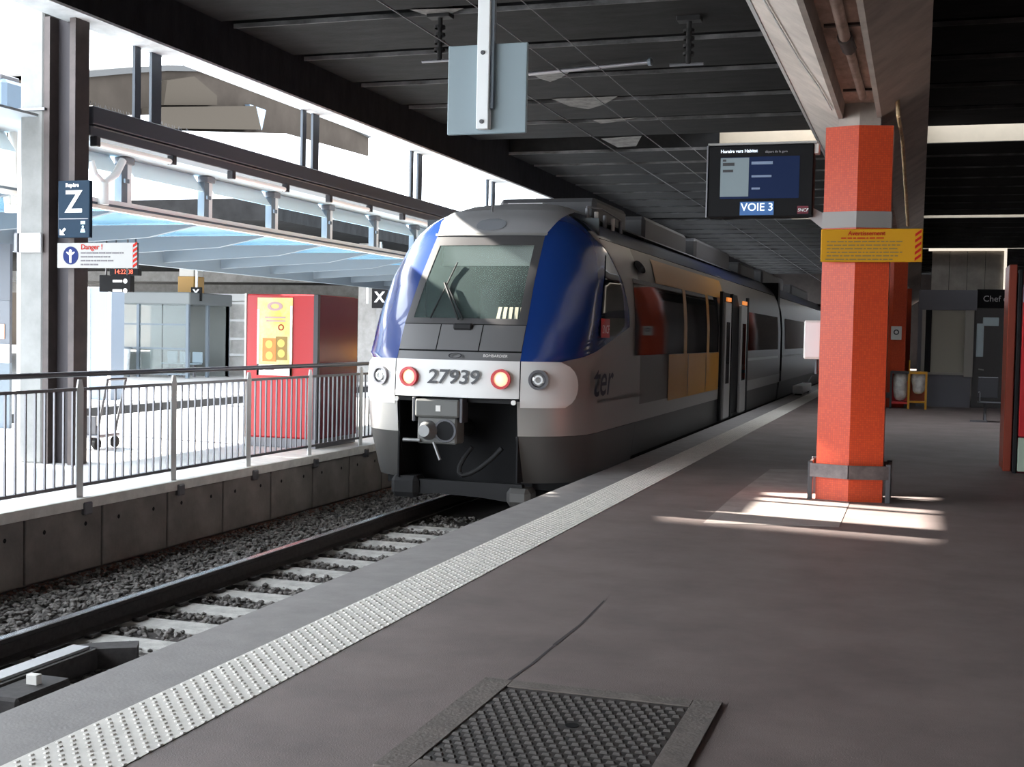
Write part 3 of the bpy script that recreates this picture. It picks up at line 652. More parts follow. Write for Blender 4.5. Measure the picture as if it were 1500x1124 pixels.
# forked white strut
fk = thing('forked_strut', (-10.7, 14.6, 3.3), 'white forked strut beside the Z platform sign', 'strut')
b0 = P(150, 300, x=-10.99); b1 = P(150, 268, x=-10.99)
MB().tube(b0, b1, .09, 12).build('strut_stem', WHITEM, fk)
for (qx, qy) in ((132, 235), (180, 235)):
    e1 = P((qx*2+150)/3, 255, x=-10.99); e2 = P(qx, qy, x=-10.99); MB().path([b1, e1, e2], .055, 10).build('strut_arm', WHITEM, fk)
# ================================================================== KIOSK
kx0, kx1, ky = -9.0, -7.98, 15.75
kk = thing('vending_kiosk', (-8.5, ky+.5, 0), 'red square kiosk with yellow poster behind railing', 'kiosk')
B(kx0-.1, kx1, ky, ky+1.3, 0, .13).build('plinth', GREYM, kk)
B(kx0-.1, kx1-.02, ky, ky+1.3, .13, 2.16, .02).build('body', REDP, kk)
B(kx1-.02, kx1+.01, ky+.06, ky+1.3, .13, 2.15).build('side_panel', DRED, kk, label='dark red glossy side panel')
B(kx1-.05, kx1+.015, ky-.01, ky+.06, .13, 2.16).build('corner_trim', DARKM, kk)
B(kx0-.12, kx0-.09, ky-.01, ky+.05, .13, 2.17).build('corner_trim', OFFW, kk)
pa, pb = P(378, 436, y=ky), P(428, 551, y=ky)
po = B(pa.x, pb.x, ky-.012, ky-.001, pb.z, pa.z).build('poster', mat('poster_yellow', (.85, .62, .12), .5, col2=(.88, .83, .6), noise=.1, scale=1.6), kk, label='yellow advertising poster with two pizza boxes')
W_, H_ = pb.x-pa.x, pa.z-pb.z
def pr(u0, u1, v0, v1, nm, mt): B(pa.x+u0*W_, pa.x+u1*W_, ky-.016, ky-.012, pa.z-v1*H_, pa.z-v0*H_).build(nm, mt, po)
CRM = mat('poster_cream', (.85, .78, .5), .5)
pr(.0, .06, .15, 1, 'poster_margin', TXTW); pr(.94, 1, .1, 1, 'poster_margin', TXTW); pr(.0, 1, .86, 1, 'poster_footer', TXTW)
lo = MB().ring((pa.x+.5*W_, ky-.012, pa.z-.11*H_), (0, -1, 0), .05, .09, .004, 18); lo.v = [(pa.x+.5*W_+(v[0]-pa.x-.5*W_)*1.35, v[1], pa.z-.11*H_+(v[2]-pa.z+.11*H_)*.7) for v in lo.v]
lo.build('poster_logo', mat('mauve_print', (.55, .35, .38), .5), po)
pr(.22, .8, .245, .262, 'poster_line', MATS['mauve_print']); pr(.26, .8, .29, .307, 'poster_line', MATS['mauve_print'])
MB().ring((pa.x+.68*W_, ky-.012, pa.z-.38*H_), (0, -1, 0), .03, .045, .004, 16).build('poster_seal', TXTR, po)
pr(.16, .55, .52, .82, 'pizza_box', mat('box_orange', (.75, .28, .06), .5)); pr(.54, .86, .50, .80, 'pizza_box', mat('box_olive', (.35, .22, .05), .5))
for (u, v) in ((.35, .60), (.36, .745), (.69, .585), (.70, .715)): MB().ring((pa.x+u*W_, ky-.016, pa.z-v*H_), (0, -1, 0), 0, .058, .004, 16).build('pizza', mat('pizza_yellow', (.82, .58, .14), .5), po)
pr(.1, .18, .905, .935, 'footer_mark', TXTR); pr(.24, .5, .91, .93, 'footer_mark', TXTG)
# luggage trolley behind railing
tl = thing('luggage_trolley', (-10.6, 14.7, 0), 'small luggage trolley parked beside brown steel upright', 'trolley')
tp = Vector((-10.5, 14.15, 0))
B(tp.x-.35, tp.x+.1, tp.y, tp.y+.5, .16, .2, .01).build('trolley_deck', GREYM, tl)
for dx, dy in ((-.3, .05), (.05, .05), (-.3, .45), (.05, .45)): MB().tube((tp.x+dx-.02, tp.y+dy, .08), (tp.x+dx+.02, tp.y+dy, .08), .08, 12).build('wheel', RUBBER, tl)
MB().path([(tp.x+.05, tp.y+.05, .2), (tp.x+.22, tp.y+.05, .95), (tp.x+.22, tp.y+.45, .95), (tp.x+.05, tp.y+.45, .2)], .018, 6).build('push_handle', DARKM, tl)
B(tp.x-.33, tp.x+.05, tp.y+.03, tp.y+.06, .2, .45, .005).build('trolley_guard', DARKM, tl)

# ================================================================== FAR CONCOURSE
sh = thing('glass_shelter', (-24.5, 36.5, 0), 'grey framed glass waiting shelter under the canopy', 'shelter')
sx0, sx1, sy0, sy1 = -26.1, -22.95, 36.0, 38.5
for xx in (sx0, sx0+1.15, sx1-.1):
    B(xx, xx+.1, sy0, sy0+.1, 0, 2.45).build('frame_post', MIDM, sh)
for yy in (sy0+1.2, sy1): B(sx1-.1, sx1, yy, yy+.1, 0, 2.45).build('frame_post', MIDM, sh)
B(sx0-.1, sx1+.1, sy0-.1, sy1+.1, 2.45, 2.85, .03).build('shelter_roof', mat('shelter_grey', (.13, .145, .15), .6), sh)
for zz in (.1, .95, 1.75): B(sx0, sx1, sy0+.03, sy0+.07, zz, zz+.05).build('glazing_bar', MIDM, sh)
for (a, b_) in ((sx0+.1, sx0+1.15), (sx0+1.25, sx0+2.1), (sx0+2.15, sx1-.1)):
    B(a, b_, sy0+.04, sy0+.06, .15, 2.45).build('pane', CLEAR, sh)
B(sx0, sx1, sy1, sy1+.05, 0, 2.45).build('back_panel', mat('shelter_back', (.12, .135, .13), .6), sh)
for i in range(3):
    x_ = sx0+1.5+.5*i
    t = thing('shelter_seat', (x_, 37.4, 0), ['leftmost', 'middle', 'rightmost'][i]+' pale blue seat inside the glass shelter', 'seat', 'shelter seats')
    B(x_-.2, x_+.2, 37.2, 37.6, .42, .47, .02).build('seat', mat('seat_blue', (.35, .45, .52), .5), t); B(x_-.2, x_+.2, 37.58, 37.63, .47, .85, .02).build('backrest', MATS['seat_blue'], t); B(x_-.03, x_+.03, 37.35, 37.45, 0, .42).build('leg', GREYM, t)
# trolley rank (pale) left of shelter
for i in range(2):
    bx = -27.0+.0; t = thing('bagged_bin', (-25.4+.45*i, 35.4, 0), ['left', 'right'][i]+' pale clear bag bin before the glass shelter', 'bin', 'clear bag bins by shelter')
    MB().tube((-25.5+.5*i, 35.4, .12), (-25.5+.5*i, 35.4, .95), .16, 10, .22).build('bag', mat('bag_clear', (.62, .66, .68), .3, noise=.2, scale=9), t)
    MB().ring((-25.5+.5*i, 35.4, .95), (0, 0, 1), .2, .25, .04, 14).build('bin_rim', MIDM, t); MB().tube((-25.5+.5*i, 35.65, 0), (-25.5+.5*i, 35.65, 1.0), .03, 8).build('bin_post', MIDM, t)
mc = thing('mustard_column', (-24.6, 39.0, 0), 'far column with mustard tiles below pale shaft', 'column')
a_, b_ = P(260, 440, y=39.0), P(284, 405, y=39.0)
B(a_.x, b_.x, 39.0, 39.7, 0, b_.z, .02).build('tiled_base', MUST, mc); B(a_.x+.04, b_.x-.04, 39.04, 39.66, b_.z, 4.9).build('shaft', OFFW, mc)
xcl = thing('grey_column', (-17.4, 38.3, 0), 'grey column between red kiosk and train', 'column')
B(-17.76, -17.1, 38, 38.5, 0, 4.6, .02).build('shaft', CONC, xcl); B(-17.45, -17.38, 37.97, 38.0, 2.6, 4.2).build('white_conduit', WHITEM, xcl)
def lettersign(ch_, cx, cy, y, half, label, pole=True):
    c = P(cx, cy, y=y); t = thing('hanging_sign', (c.x, y, c.z), label, 'sign')
    B(c.x-half, c.x+half, y, y+.08, c.z-half*1.15, c.z+half*1.15, .01).build('sign_panel', BLACK, t)
    text('letter', ch_, half*1.7, (c.x, y-.006, c.z+.02), (1, 0, 0), (0, 0, 1), TXTW, t, bold=.012)
    if pole: MB().tube((c.x, y+.04, c.z+half), (c.x, y+.04, 4.62), .04, 8).build('hanger', WHITEM, t)
lettersign('X', 556, 437, 37.5, .28, 'black square sign with white X beside train nose')
lettersign('Y', 287, 431, 36.5, .20, 'black square sign with white Y near mustard column')
# departure boards below the danger sign
c0, c1 = P(145, 403, x=-12), P(190, 428, x=-12)
dbx, dby = P(145, 403, y=18), P(191, 428, y=18)
db = thing('direction_board', (dbx.x, 18, dby.z), 'small black direction board with two white lines', 'sign')
B(dbx.x, dby.x, 18, 18.12, dby.z, dbx.z, .01).build('board_panel', BLACK, db)
for k in range(2):
    zz = dbx.z-.10-.16*k
    B(dbx.x+.28, dby.x-.16, 17.99, 18, zz-.02, zz+.02).build('board_line', TXTW, db); MB().ring((dby.x-.1, 18, zz), (0, -1, 0), 0, .04, .006, 10).build('board_dot', TXTW, db)
for xx in (dbx.x+.1, dby.x-.1): MB().tube((xx, 18.06, dbx.z), (xx, 18.06, 3.34), .015, 6).build('hanger', DARKM, db)
a_, b_ = P(160, 393, y=18.5), P(203, 404, y=18.5)
lb2 = thing('led_board', (a_.x, 18.5, b_.z), 'thin dark board with red light text below warning board', 'sign')
B(a_.x, b_.x, 18.5, 18.6, b_.z, a_.z, .01).build('board_panel', BLACK, lb2); text('led_text', '14:22 08', .11, ((a_.x+b_.x)/2, 18.49, (a_.z+b_.z)/2), (1, 0, 0), (0, 0, 1), mat('led_red', (.8, .1, .05), .5, emit=(1, .12, .06), es=.8), lb2)
for xx in (a_.x+.1, b_.x-.1): MB().tube((xx, 18.55, a_.z), (xx, 18.55, 3.34), .015, 6).build('hanger', DARKM, lb2)
# grey frame panel of a doorway left of shelter
dx0, dx1 = P(128, 450, y=24).x, P(163, 450, y=24).x
dp = thing('panel_cabinet', (dx0, 24, 0), 'tall blue grey cabinet with white edges beside shelter', 'cabinet')
B(dx0, dx1, 24, 24.5, 0, 2.55, .01).build('body', mat('cab_bluegrey', (.10, .125, .16), .5), dp)
for xx in (dx0, dx1-.07): B(xx, xx+.07, 23.97, 24, 0, 2.55).build('edge', WHITEM, dp)
# poster board at the extreme left
e0, e1 = P(-12, 440, y=16.5), P(14, 532, y=16.5)
pb_ = thing('portrait_poster', (e0.x, 16.5, 0), 'dark poster panel at left picture edge behind railing', 'poster')
B(e0.x-.4, e1.x, 16.5, 16.56, e1.z, e0.z, .005).build('poster_print', mat('poster_dark', (.08, .09, .11), .4), pb_)
B(e0.x-.4, e1.x, 16.48, 16.5, e1.z, e1.z+.3).build('poster_caption', WHITEM, pb_)
B(e0.x-.3, e1.x-.09, 16.485, 16.5, e1.z+.38, e1.z+.62, .02).build('print_figure', mat('tan_print', (.5, .3, .22), .5), pb_)
B(e0.x-.4, e1.x, 16.5, 16.56, 0, e1.z).build('poster_stand', MIDM, pb_)
B(e0.x-.4, e1.x, 16.5, 16.56, e0.z, e0.z+.9).build('poster_header', MATS['gutter_dark'], pb_)
# far hall roof: dark slab with beams and lamps
fh = B(-60, -16.4, 30, 110, 4.6, 5.2).build('ceiling_far_hall', SOOT, kind='structure', label='dark roof of the far hall')
B(-60, -18.4, 44.0, 44.5, 3.55, 3.95).build('cross_beam', CONC, fh); B(-60, -18.4, 58.0, 58.5, 3.5, 4.0).build('cross_beam', CONC, fh); B(-60, -18.4, 80, 80.3, 0, 4.6).build('end_wall', mat('hall_wall', (.22, .20, .18), .8, noise=.3, scale=.6), fh)
rr_ = random.Random(11)
for i, (px, py, ww) in enumerate(((212, 364, 26), (330, 377, 36), (425, 388, 32), (510, 400, 26), (205, 422, 34), (330, 432, 28))):
    c = P(px, py, z=4.5); L = ww*c.y/1830*.5
    t = B(c.x-L, c.x+L, c.y-.15, c.y+.15, 4.45, 4.55, .02).build('strip_lamp', mat('strip_white', (.9, .9, .88), .4, emit=(1, .98, .95), es=2.2), None, ['first', 'second', 'third', 'fourth', 'fifth', 'sixth'][i]+' white strip lamp from the left, under the far dark roof', 'lamp', 'strip lamps in the far hall')
# pale equipment and racks far back behind kiosk / shelter
rk = thing('window_front', (-20.5, 48, 0), 'far pale glazed shop front with white frames right of shelter', 'shop front')
ra, rb_ = P(272, 440, y=48), P(352, 552, y=48)
B(ra.x, rb_.x+2.5, 48.3, 48.4, 0, ra.z, 0).build('back_wall', mat('shop_back', (.40, .40, .39), .6, noise=.5, scale=1.1, col2=(.66, .66, .64)), rk)
for k in range(6): xx = ra.x+(rb_.x+2.5-ra.x)*k/5; B(xx-.05, xx+.05, 48, 48.1, 0, ra.z).build('frame_post', WHITEM, rk)
for zz in (.5, 1.2, 2.0, ra.z-.15): B(ra.x, rb_.x+2.5, 48, 48.1, zz, zz+.1).build('frame_rail', WHITEM, rk)
B(ra.x-.2, rb_.x+2.7, 47.9, 48.6, ra.z, ra.z+.3).build('fascia', WHITEM, rk)
# background building beyond the clerestory
bb = thing('distant_building', (-72, 112, 0), 'brown grey building with curved roof beyond the clerestory', 'building')
tops = [P(60, 116, x=-70), P(125, 110, x=-70), P(180, 105, x=-70), P(240, 101, x=-70), P(300, 102, x=-70), P(350, 112, x=-70), P(400, 130, x=-70), P(450, 152, x=-70), P(540, 200, x=-70)]
MB().prism([(tops[0].y, 0)]+[(p.y, p.z) for p in tops]+[(tops[-1].y, 0)], -80, -70, 'x').build('curved_block', mat('far_brown', (.030, .025, .021), 1, spec=0, noise=.15, scale=.2), bb)
rs = MB()
for p, q_ in zip(tops, tops[1:]): rs.add([(-69.6, p.y, p.z-.2), (-69.6, q_.y, q_.z-.2), (-69.6, q_.y, q_.z+.35), (-69.6, p.y, p.z+.35), (-80.4, p.y, p.z-.2), (-80.4, q_.y, q_.z-.2), (-80.4, q_.y, q_.z+.35), (-80.4, p.y, p.z+.35)], [(0, 1, 2, 3), (3, 2, 6, 7), (4, 7, 6, 5), (0, 4, 5, 1)])
rs.build('roof', mat('far_roof', (.06, .06, .06), 1, spec=0), bb)
p0, p1, p2, p3 = P(233, 157, x=-68), P(375, 155, x=-68), P(383, 190, x=-68), P(233, 188, x=-68)
MB().prism([(p0.y, p0.z), (p1.y, p1.z), (p2.y, p2.z), (p3.y, p3.z)], -69.9, -68, 'x').build('lower_block', mat('far_tan', (.038, .032, .026), 1, spec=0), bb)
MB().prism([(P(245, 118, x=-69).y, P(245, 118, x=-69).z), (P(285, 112, x=-69).y, P(285, 112, x=-69).z), (P(318, 140, x=-69).y, P(318, 140, x=-69).z), (P(318, 154, x=-69).y, P(318, 154, x=-69).z), (P(240, 154, x=-69).y, P(240, 154, x=-69).z)], -69.9, -69, 'x').build('gable_block', MATS['far_tan'], bb)
a_, b_ = P(388, 155, x=-68), P(398, 190, x=-68)
MB().prism([(P(380, 155, x=-68).y, a_.z), (P(404, 155, x=-68).y, a_.z), (b_.y, b_.z), (P(392, 190, x=-68).y, b_.z)], -69.8, -69.2, 'x').build('support', MATS['blue_grey'], bb)
glare_top = [P(60, 172, x=-66), P(228, 168, x=-66), P(234, 191, x=-66), P(420, 196, x=-66), P(560, 235, x=-66)]
MB().prism([(glare_top[0].y, 0)]+[(p.y, p.z) for p in glare_top]+[(glare_top[-1].y, 0)], -67.9, -66, 'x').build('white_glare_block', mat('glare_white', (.8, .8, .8), .7), bb, label='added white block standing in for overexposed sky below the curved block')  # added white block that burns out like overexposed sky under the building
# unseen tower, added on the sun side to keep direct sun off the near platform
tb = thing('sun_blocking_tower', (-66, 9.5, 0), 'unseen pale tower added left of the frame to block the sun', 'building')
B(-72, -60, .5, 18.75, 0, 36).build('sun_blocker_wall', mat('sun_blocker_pale', (.55, .54, .52), .8), tb); B(-72.3, -59.7, .2, 18.8, 36, 36.6).build('roof_slab', CONC, tb)
# ================================================================== RED COLUMNS
def redcol(yf, label, first):
    c = thing('red_column', (xb, yf+.3, 0), label, 'column', 'red tiled columns')
    h = .335
    hexa = [(xb-h, yf+.1), (xb, yf), (xb+h, yf+.1), (xb+h, yf+.5), (xb, yf+.6), (xb-h, yf+.5)]
    MB().prism(hexa, 0, 3.86, 'z').build('shaft', RED, c)
    hx2 = [(xb+(p[0]-xb)*.62, yf+.3+(p[1]-yf-.3)*.8) for p in hexa]
    MB().prism(hx2, 3.86, 4.12, 'z').build('capital', BEAMC, c)
    g = .39
    ring = [(xb-g, yf-.02+.1), (xb, yf-.04), (xb+g, yf-.02+.1), (xb+g, yf+.6), (xb, yf+.68), (xb-g, yf+.6)]
    gd_ = MB()
    for i in range(6):
        a, b = ring[i], ring[(i+1) % 6]
        d = (Vector(b)-Vector(a)).normalized(); n = Vector((d.y, -d.x))*.025
        gd_.prism([(a[0], a[1]), (b[0], b[1]), (b[0]+n.x, b[1]+n.y), (a[0]+n.x, a[1]+n.y)], .24, .38, 'z')
    gd_.build('guard_band', mat('band_grey', (.12, .10, .10), .5, metal=.3, noise=.3, scale=9), c, label='dark metal guard band')
    for (px_, py_) in (ring[0], ring[2], ring[3], ring[5]): B(px_-.025, px_+.025, py_-.025, py_+.025, 0, .40, .005).build('guard_leg', DARKM, c)
    return c
rc = redcol(13.27, 'nearest red tiled column carrying the yellow notice', True)
redcol(33.3, 'second red tiled column beyond the yellow notice', False)
redcol(53.3, 'third red tiled column far along the platform', False)
# paper on second column
npp = P(1313, 488, y=33.35); pn = B(npp.x-.13, npp.x+.13, 33.30, 33.32, npp.z-.17, npp.z+.17).build('paper_notice', OFFW, None, 'small white paper notice on second red column', 'notice')
MB().ring((npp.x, 33.30, npp.z+.02), (0, -1, 0), .04, .07, .004, 14).build('round_mark', TXTD, pn)
# grey strap and monitor
zs0, zs1 = P(1250, 333, y=13.25).z, P(1250, 309, y=13.25).z
mo = thing('departure_monitor', (-1.65, 13.4, 2.95), 'black platform monitor reading VOIE 3 bracketed to red column', 'monitor')
h2 = .345
MB().prism([(xb-h2, 13.36), (xb, 13.255), (xb+h2, 13.36), (xb+h2, 13.80), (xb-h2, 13.80)], zs0, zs1, 'z').build('column_strap', mat('strap_grey', (.24, .22, .21), .5), mo)
x0, x1, z0, z1 = rect(1038, 214, 1190, 317, 13.4)
MB().prism([(x1-.05, z0+.0), (xb-.34, zs0), (xb-.34, zs1), (x1-.12, z0+.16)], 13.5, 13.54).build('bracket_arm', mat('arm_grey', (.33, .30, .30), .5), mo)
B(x0, x1, 13.4, 13.62, z0, z1, .012).build('housing', BLACK, mo); B(x0, x1+.03, 13.38, 13.64, z1, z1+.022).build('top_rail', SILV, mo)
B(x1-.02, x1+.05, 13.42, 13.58, z1-.10, z1, .01).build('hinge', OFFW, mo); B(x0-.015, x0, 13.39, 13.63, z0, z1).build('side_rail', GREYM, mo)
def mrect(px0, py0, px1, py1, nm, mt, d=.004): a, b, c, d_ = rect(px0, py0, px1, py1, 13.4); return B(a, b, 13.4-d, 13.4, c, d_).build(nm, mt, mo)
mrect(1056, 231, 1170, 290, 'screen', mat('screen_navy', (.008, .016, .05), .5, spec=.1, emit=(.02, .05, .18), es=.05), .003)
mrect(1056, 232, 1096, 288, 'screen_list', mat('screen_pale', (.12, .15, .165), .6, spec=.1, emit=(.55, .68, .75), es=.10), .005)
mrect(1084, 296, 1133, 315, 'track_plate', mat('plate_blue', (.03, .12, .33), .4, emit=(.03, .12, .35), es=.08), .006)
c_ = P(1109, 304, y=13.4); text('track_text', 'VOIE 3', .115, (c_.x, 13.39, c_.z), (1, 0, 0), (0, 0, 1), mat('lit_white', (.8, .85, .9), .5, emit=(.7, .85, 1), es=.5), mo, bold=.001)
c_ = P(1056, 222.5, y=13.4); text('header_text', 'Horaire vers Habitat', .046, (c_.x, 13.393, c_.z), (1, 0, 0), (0, 0, 1), MATS['lit_white'], mo, align='LEFT', bold=.001); 
c_ = P(1121, 222.5, y=13.4); text('header_text', 'départ de la gare', .034, (c_.x, 13.393, c_.z), (1, 0, 0), (0, 0, 1), TXTG, mo, align='LEFT')
for (a, b_, c, d_) in ((1059, 234, 1064, 237), (1059, 239, 1076, 243), (1059, 249, 1074, 252.5)): mrect(a, b_, c, d_, 'list_line', TXTD, .008)
for (a, b_, c, d_) in ((1101, 237, 1132, 240.5), (1101, 257, 1130, 259.5), (1101, 275, 1113, 277.5)): mrect(a, b_, c, d_, 'screen_line', mat('dim_line', (.15, .2, .3), .5, emit=(.3, .4, .55), es=.08), .006)
bg_ = mrect(1168, 302, 1184, 313, 'maker_badge', DRED, .006); c_ = P(1176, 308, y=13.4); text('badge_text', 'SNCF', .045, (c_.x, 13.39, c_.z), (1, 0, 0), (0, 0, 1), TXTW, mo, shear=.2)
# yellow notice
x0, x1, z0, z1 = rect(1203, 336, 1351, 384, 13.2)
yn = thing('yellow_notice', (x0, 13.2, z0), 'yellow notice board with red heading and striped end', 'sign')
B(x0, x1, 13.2, 13.235, z0, z1, .008).build('board', YSIGN, yn)
xm = (x0+x1)/2
text('heading', 'Avertissement', .062, (xm-.05, 13.194, z1-.045), (1, 0, 0), (0, 0, 1), TXTR, yn, bold=.001, shear=.1)
rg = random.Random(9)
for k, (in0, wd, mt) in enumerate(((.2, .42, TXTR), (.06, .74, TXTD), (.06, .74, TXTD), (.06, .72, TXTG), (.06, .74, TXTD), (.06, .70, TXTD), (.05, .66, TXTD))):
    ln = MB()
    for a, b_ in words(0, wd, rg, .01): ln.box(x0+in0+a, x0+in0+b_, 13.196, 13.2, z1-.098-.036*k, z1-.086-.036*k)
    ln.build('print_line', mat('olive_print', (.16, .10, .02), .5) if mt is not TXTR else TXTR, yn)
for k in range(5):
    zz = z0+.01+k*(z1-z0-.03)/5; MB().prism([(x1-.075, zz), (x1-.015, zz+.045), (x1-.015, zz+.075), (x1-.075, zz+.03)], 13.195, 13.2).build('stripe', TXTR, yn)
# white box behind the column
wb = thing('junction_box', (-1.08, 13.7, 1.45), 'white electrical box on the left side of red column', 'box')
B(-1.16, xb-.337, 13.62, 13.84, 1.46, 1.87, .015).build('box_case', OFFW, wb); B(-1.15, -.99, 13.605, 13.62, 1.48, 1.85, .005).build('box_door', mat('pinkish_white', (.72, .66, .66), .5), wb)
MB().tube((-1.03, 13.75, 1.46), (-1.03, 13.75, 1.3), .02, 8).build('box_conduit', DARKM, wb)
# pipe and clamps under the beam, conduits on beam
bp_ = thing('drain_pipe', (xb+.05, 8, 4.0), 'stained drain pipe hung under the trough beam', 'pipe')
MB().tube((xb+.02, -5, 4.03), (xb+.02, 10.2, 4.03), .045, 10).build('pipe_run', BEAMP, bp_); MB().tube((xb+.03, 10.5, 4.04), (xb+.05, 12.7, 4.04), .04, 10).build('pipe_run', BEAMP, bp_)
MB().tube((xb+.02, 10.15, 4.03), (xb+.03, 10.6, 4.04), .06, 10).build('pipe_joint', mat('sooty_pipe', (.06, .045, .04), .8), bp_)
for y_ in (7, 10.0, 12.6): B(xb-.13, xb+.16, y_, y_+.05, 4.08, 4.115).build('pipe_clamp', MATS['sooty_pipe'], bp_)
cd = thing('conduit', (xb+.4, 13, 4), 'thin pale conduit bent down the beam beside red column', 'conduit')
MB().path([P(1312, 112, y=13.0), P(1316, 170, y=13.1), P(1322, 205, y=13.9), P(1330, 330, y=16.5)], .02, 8).build('conduit_run', mat('rusty_cream', (.55, .38, .2), .5, noise=.4, scale=6), cd)
c2 = thing('cable', (-1.1, 10, 4.2), 'thin white cable along the left flank of beam', 'cable')
def flank(py_, y): return Vector((xb-.215-.455*((py_)), y, 3.945+.30*py_-.012))
MB().path([flank(.75, 8.2), flank(.6, 9.6), flank(.42, 11.0), flank(.2, 11.9), flank(.08, 12.9)], .008, 6).build('cable_run', WHITEM, c2)
# ================================================================== HANGING THINGS
x0, x1, z0, z1 = rect(657, 68, 770, 194, 10)
hp_ = thing('hanging_sign', (-3.54, 10, z0), 'blank blue grey sign plate on white ceiling pole', 'sign')
B(x0, x1, 10, 10.04, z0, z1, .006).build('sign_plate', mat('plate_bluegrey', (.20, .26, .29), .5), hp_)
cxp = (x0+x1)/2; cxp = P(711, 100, y=9.96).x
B(cxp-.062, cxp+.045, 9.92, 10.0, z0+.03, ZC+.6, .005).build('pole', WHITEM, hp_); B(cxp+.045, cxp+.075, 9.95, 10.0, z0+.2, ZC+.6).build('pole_side', MIDM, hp_)
for pz in (77, 178): MB().ring((cxp-.01, 9.92, P(709, pz, y=9.92).z), (0, -1, 0), 0, .018, .012, 10).build('bolt', DARKM, hp_)
for k, (xw, zw, r_) in enumerate(((XT, 4.95, .009), (XT+.08, 5.55, .008), (XT+.75, 5.5, .006))):
    MB().tube((xw, -5, zw), (xw, 80, zw), r_, 5).build('overhead_wire', mat('wire_grey', (.10, .10, .11), .6), None, ['contact wire running above the train', 'upper catenary wire above the contact wire', 'side feeder wire below dark ceiling'][k], 'wire', 'overhead wires')
for k, (px, py) in enumerate(((1010, 60), (645, 70))):
    c = P(px, 25, z=ZC) if k == 0 else P(645, 20, z=ZC)
    t = thing('wire_support', (c.x, c.y, ZC), ['dark insulator hanger under ceiling above monitor', 'dark insulator hanger left of blank sign plate'][k], 'hanger', 'insulator hangers')
    B(c.x-.16, c.x+.16, c.y-.1, c.y+.1, ZC-.06, ZC+.63, .01).build('ceiling_plate', RUBBER, t); MB().tube((c.x, c.y, ZC-.06), (c.x, c.y, ZC-.62), .035, 8).build('drop_rod', RUBBER, t)
    for q_ in range(4): MB().ring((c.x, c.y, ZC-.2-.1*q_), (0, 0, 1), .02, .075, .04, 12).build('insulator_disc', RUBBER, t)
    MB().tube((c.x-.25, c.y, ZC-.62), (c.x+.2, c.y, ZC-.62), .02, 6).build('wire_clamp', GREYM, t)
# pale pipe under the ceiling
a_, b_ = P(775, 108, z=ZC-.08), P(950, 91, z=ZC-.08)
t = thing('ceiling_pipe', (a_.x, a_.y, ZC), 'pale grey pipe under dark ceiling right of blank plate', 'pipe')
MB().tube(a_, b_, .035, 8).build('pipe_run', GREYM, t); MB().ring(b_, b_-a_, .0, .06, .05, 10).build('pipe_cap', MIDM, t)
# ================================================================== RIGHT SIDE
kb = thing('station_office', (1.5, 35, 0), 'grey platform office with window and door at the platform end', 'office')
GO = mat('office_grey', (.14, .14, .16), .5); GO2 = mat('office_trim', (.36, .34, .30), .5)
B(-.02, .10, 34.5, 37.5, 0, 3.0).build('wall_panel', GO, kb); B(.10, 1.32, 34.5, 34.7, 0, .86).build('wall_panel', GO, kb); B(-.02, 1.42, 34.48, 37.5, 2.53, 3.05).build('fascia', GO, kb)
B(.08, .17, 34.45, 34.6, .86, 2.53).build('window_frame', GO2, kb); B(1.15, 1.36, 34.45, 34.6, .80, 2.53).build('window_frame', GO2, kb); B(.17, 1.15, 34.45, 34.6, .84, .90).build('window_frame', GO2, kb)
B(.17, 1.15, 34.62, 34.64, .88, 2.53).build('window_pane', mat('office_glass', (.42, .40, .33), .15), kb); B(.17, .32, 34.5, 34.62, .88, 2.53).build('window_reveal', RUBBER, kb)
B(1.36, 4.5, 34.7, 34.8, 0, 3.05).build('door_wall', mat('office_dark', (.055, .05, .05), .4), kb)
B(1.42, 2.5, 34.62, 34.7, 2.60, 3.08).build('sign_board', BLACK, kb); c_ = P(1440, 438, y=34.6); text('sign_text', 'Chef de service', .22, (c_.x, 34.61, c_.z), (1, 0, 0), (0, 0, 1), mat('sign_text_grey', (.5, .5, .5), .5), kb, align='LEFT')
for (a, b_, c, d_) in ((1431, 474, 1440, 523), (1440, 465, 1463, 478), (1472, 467, 1480, 476)):
    x0, x1, z0, z1 = rect(a, b_, c, d_, 34.68); B(x0, x1, 34.66, 34.70, z0, z1, .01).build('posted_sheet', mat('sheet_blue', (.55, .66, .70), .4), kb)
c_ = P(1433, 541, y=34.65); MB().path([c_, c_+Vector((.12, 0, -.02)), c_+Vector((.1, .05, -.02))], .02, 6).build('door_handle', SILV, kb)
up_ = thing('upper_wall_panel', (1.2, 37, 3.05), 'panelled grey brown upper wall edged with trim given its own glow above office', 'panel')
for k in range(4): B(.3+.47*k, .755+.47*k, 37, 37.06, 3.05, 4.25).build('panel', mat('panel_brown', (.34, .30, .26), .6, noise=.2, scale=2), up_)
B(.2, 2.25, 36.95, 37.05, 4.24, 4.31).build('glowing_trim', mat('trim_cream_glow', (.8, .74, .64), .5, emit=(1, .9, .75), es=.5), up_); B(2.18, 2.25, 36.95, 37.05, 3.05, 4.24).build('glowing_trim', MATS['trim_cream_glow'], up_)  # trim has its own emission to look lit, it is no lamp
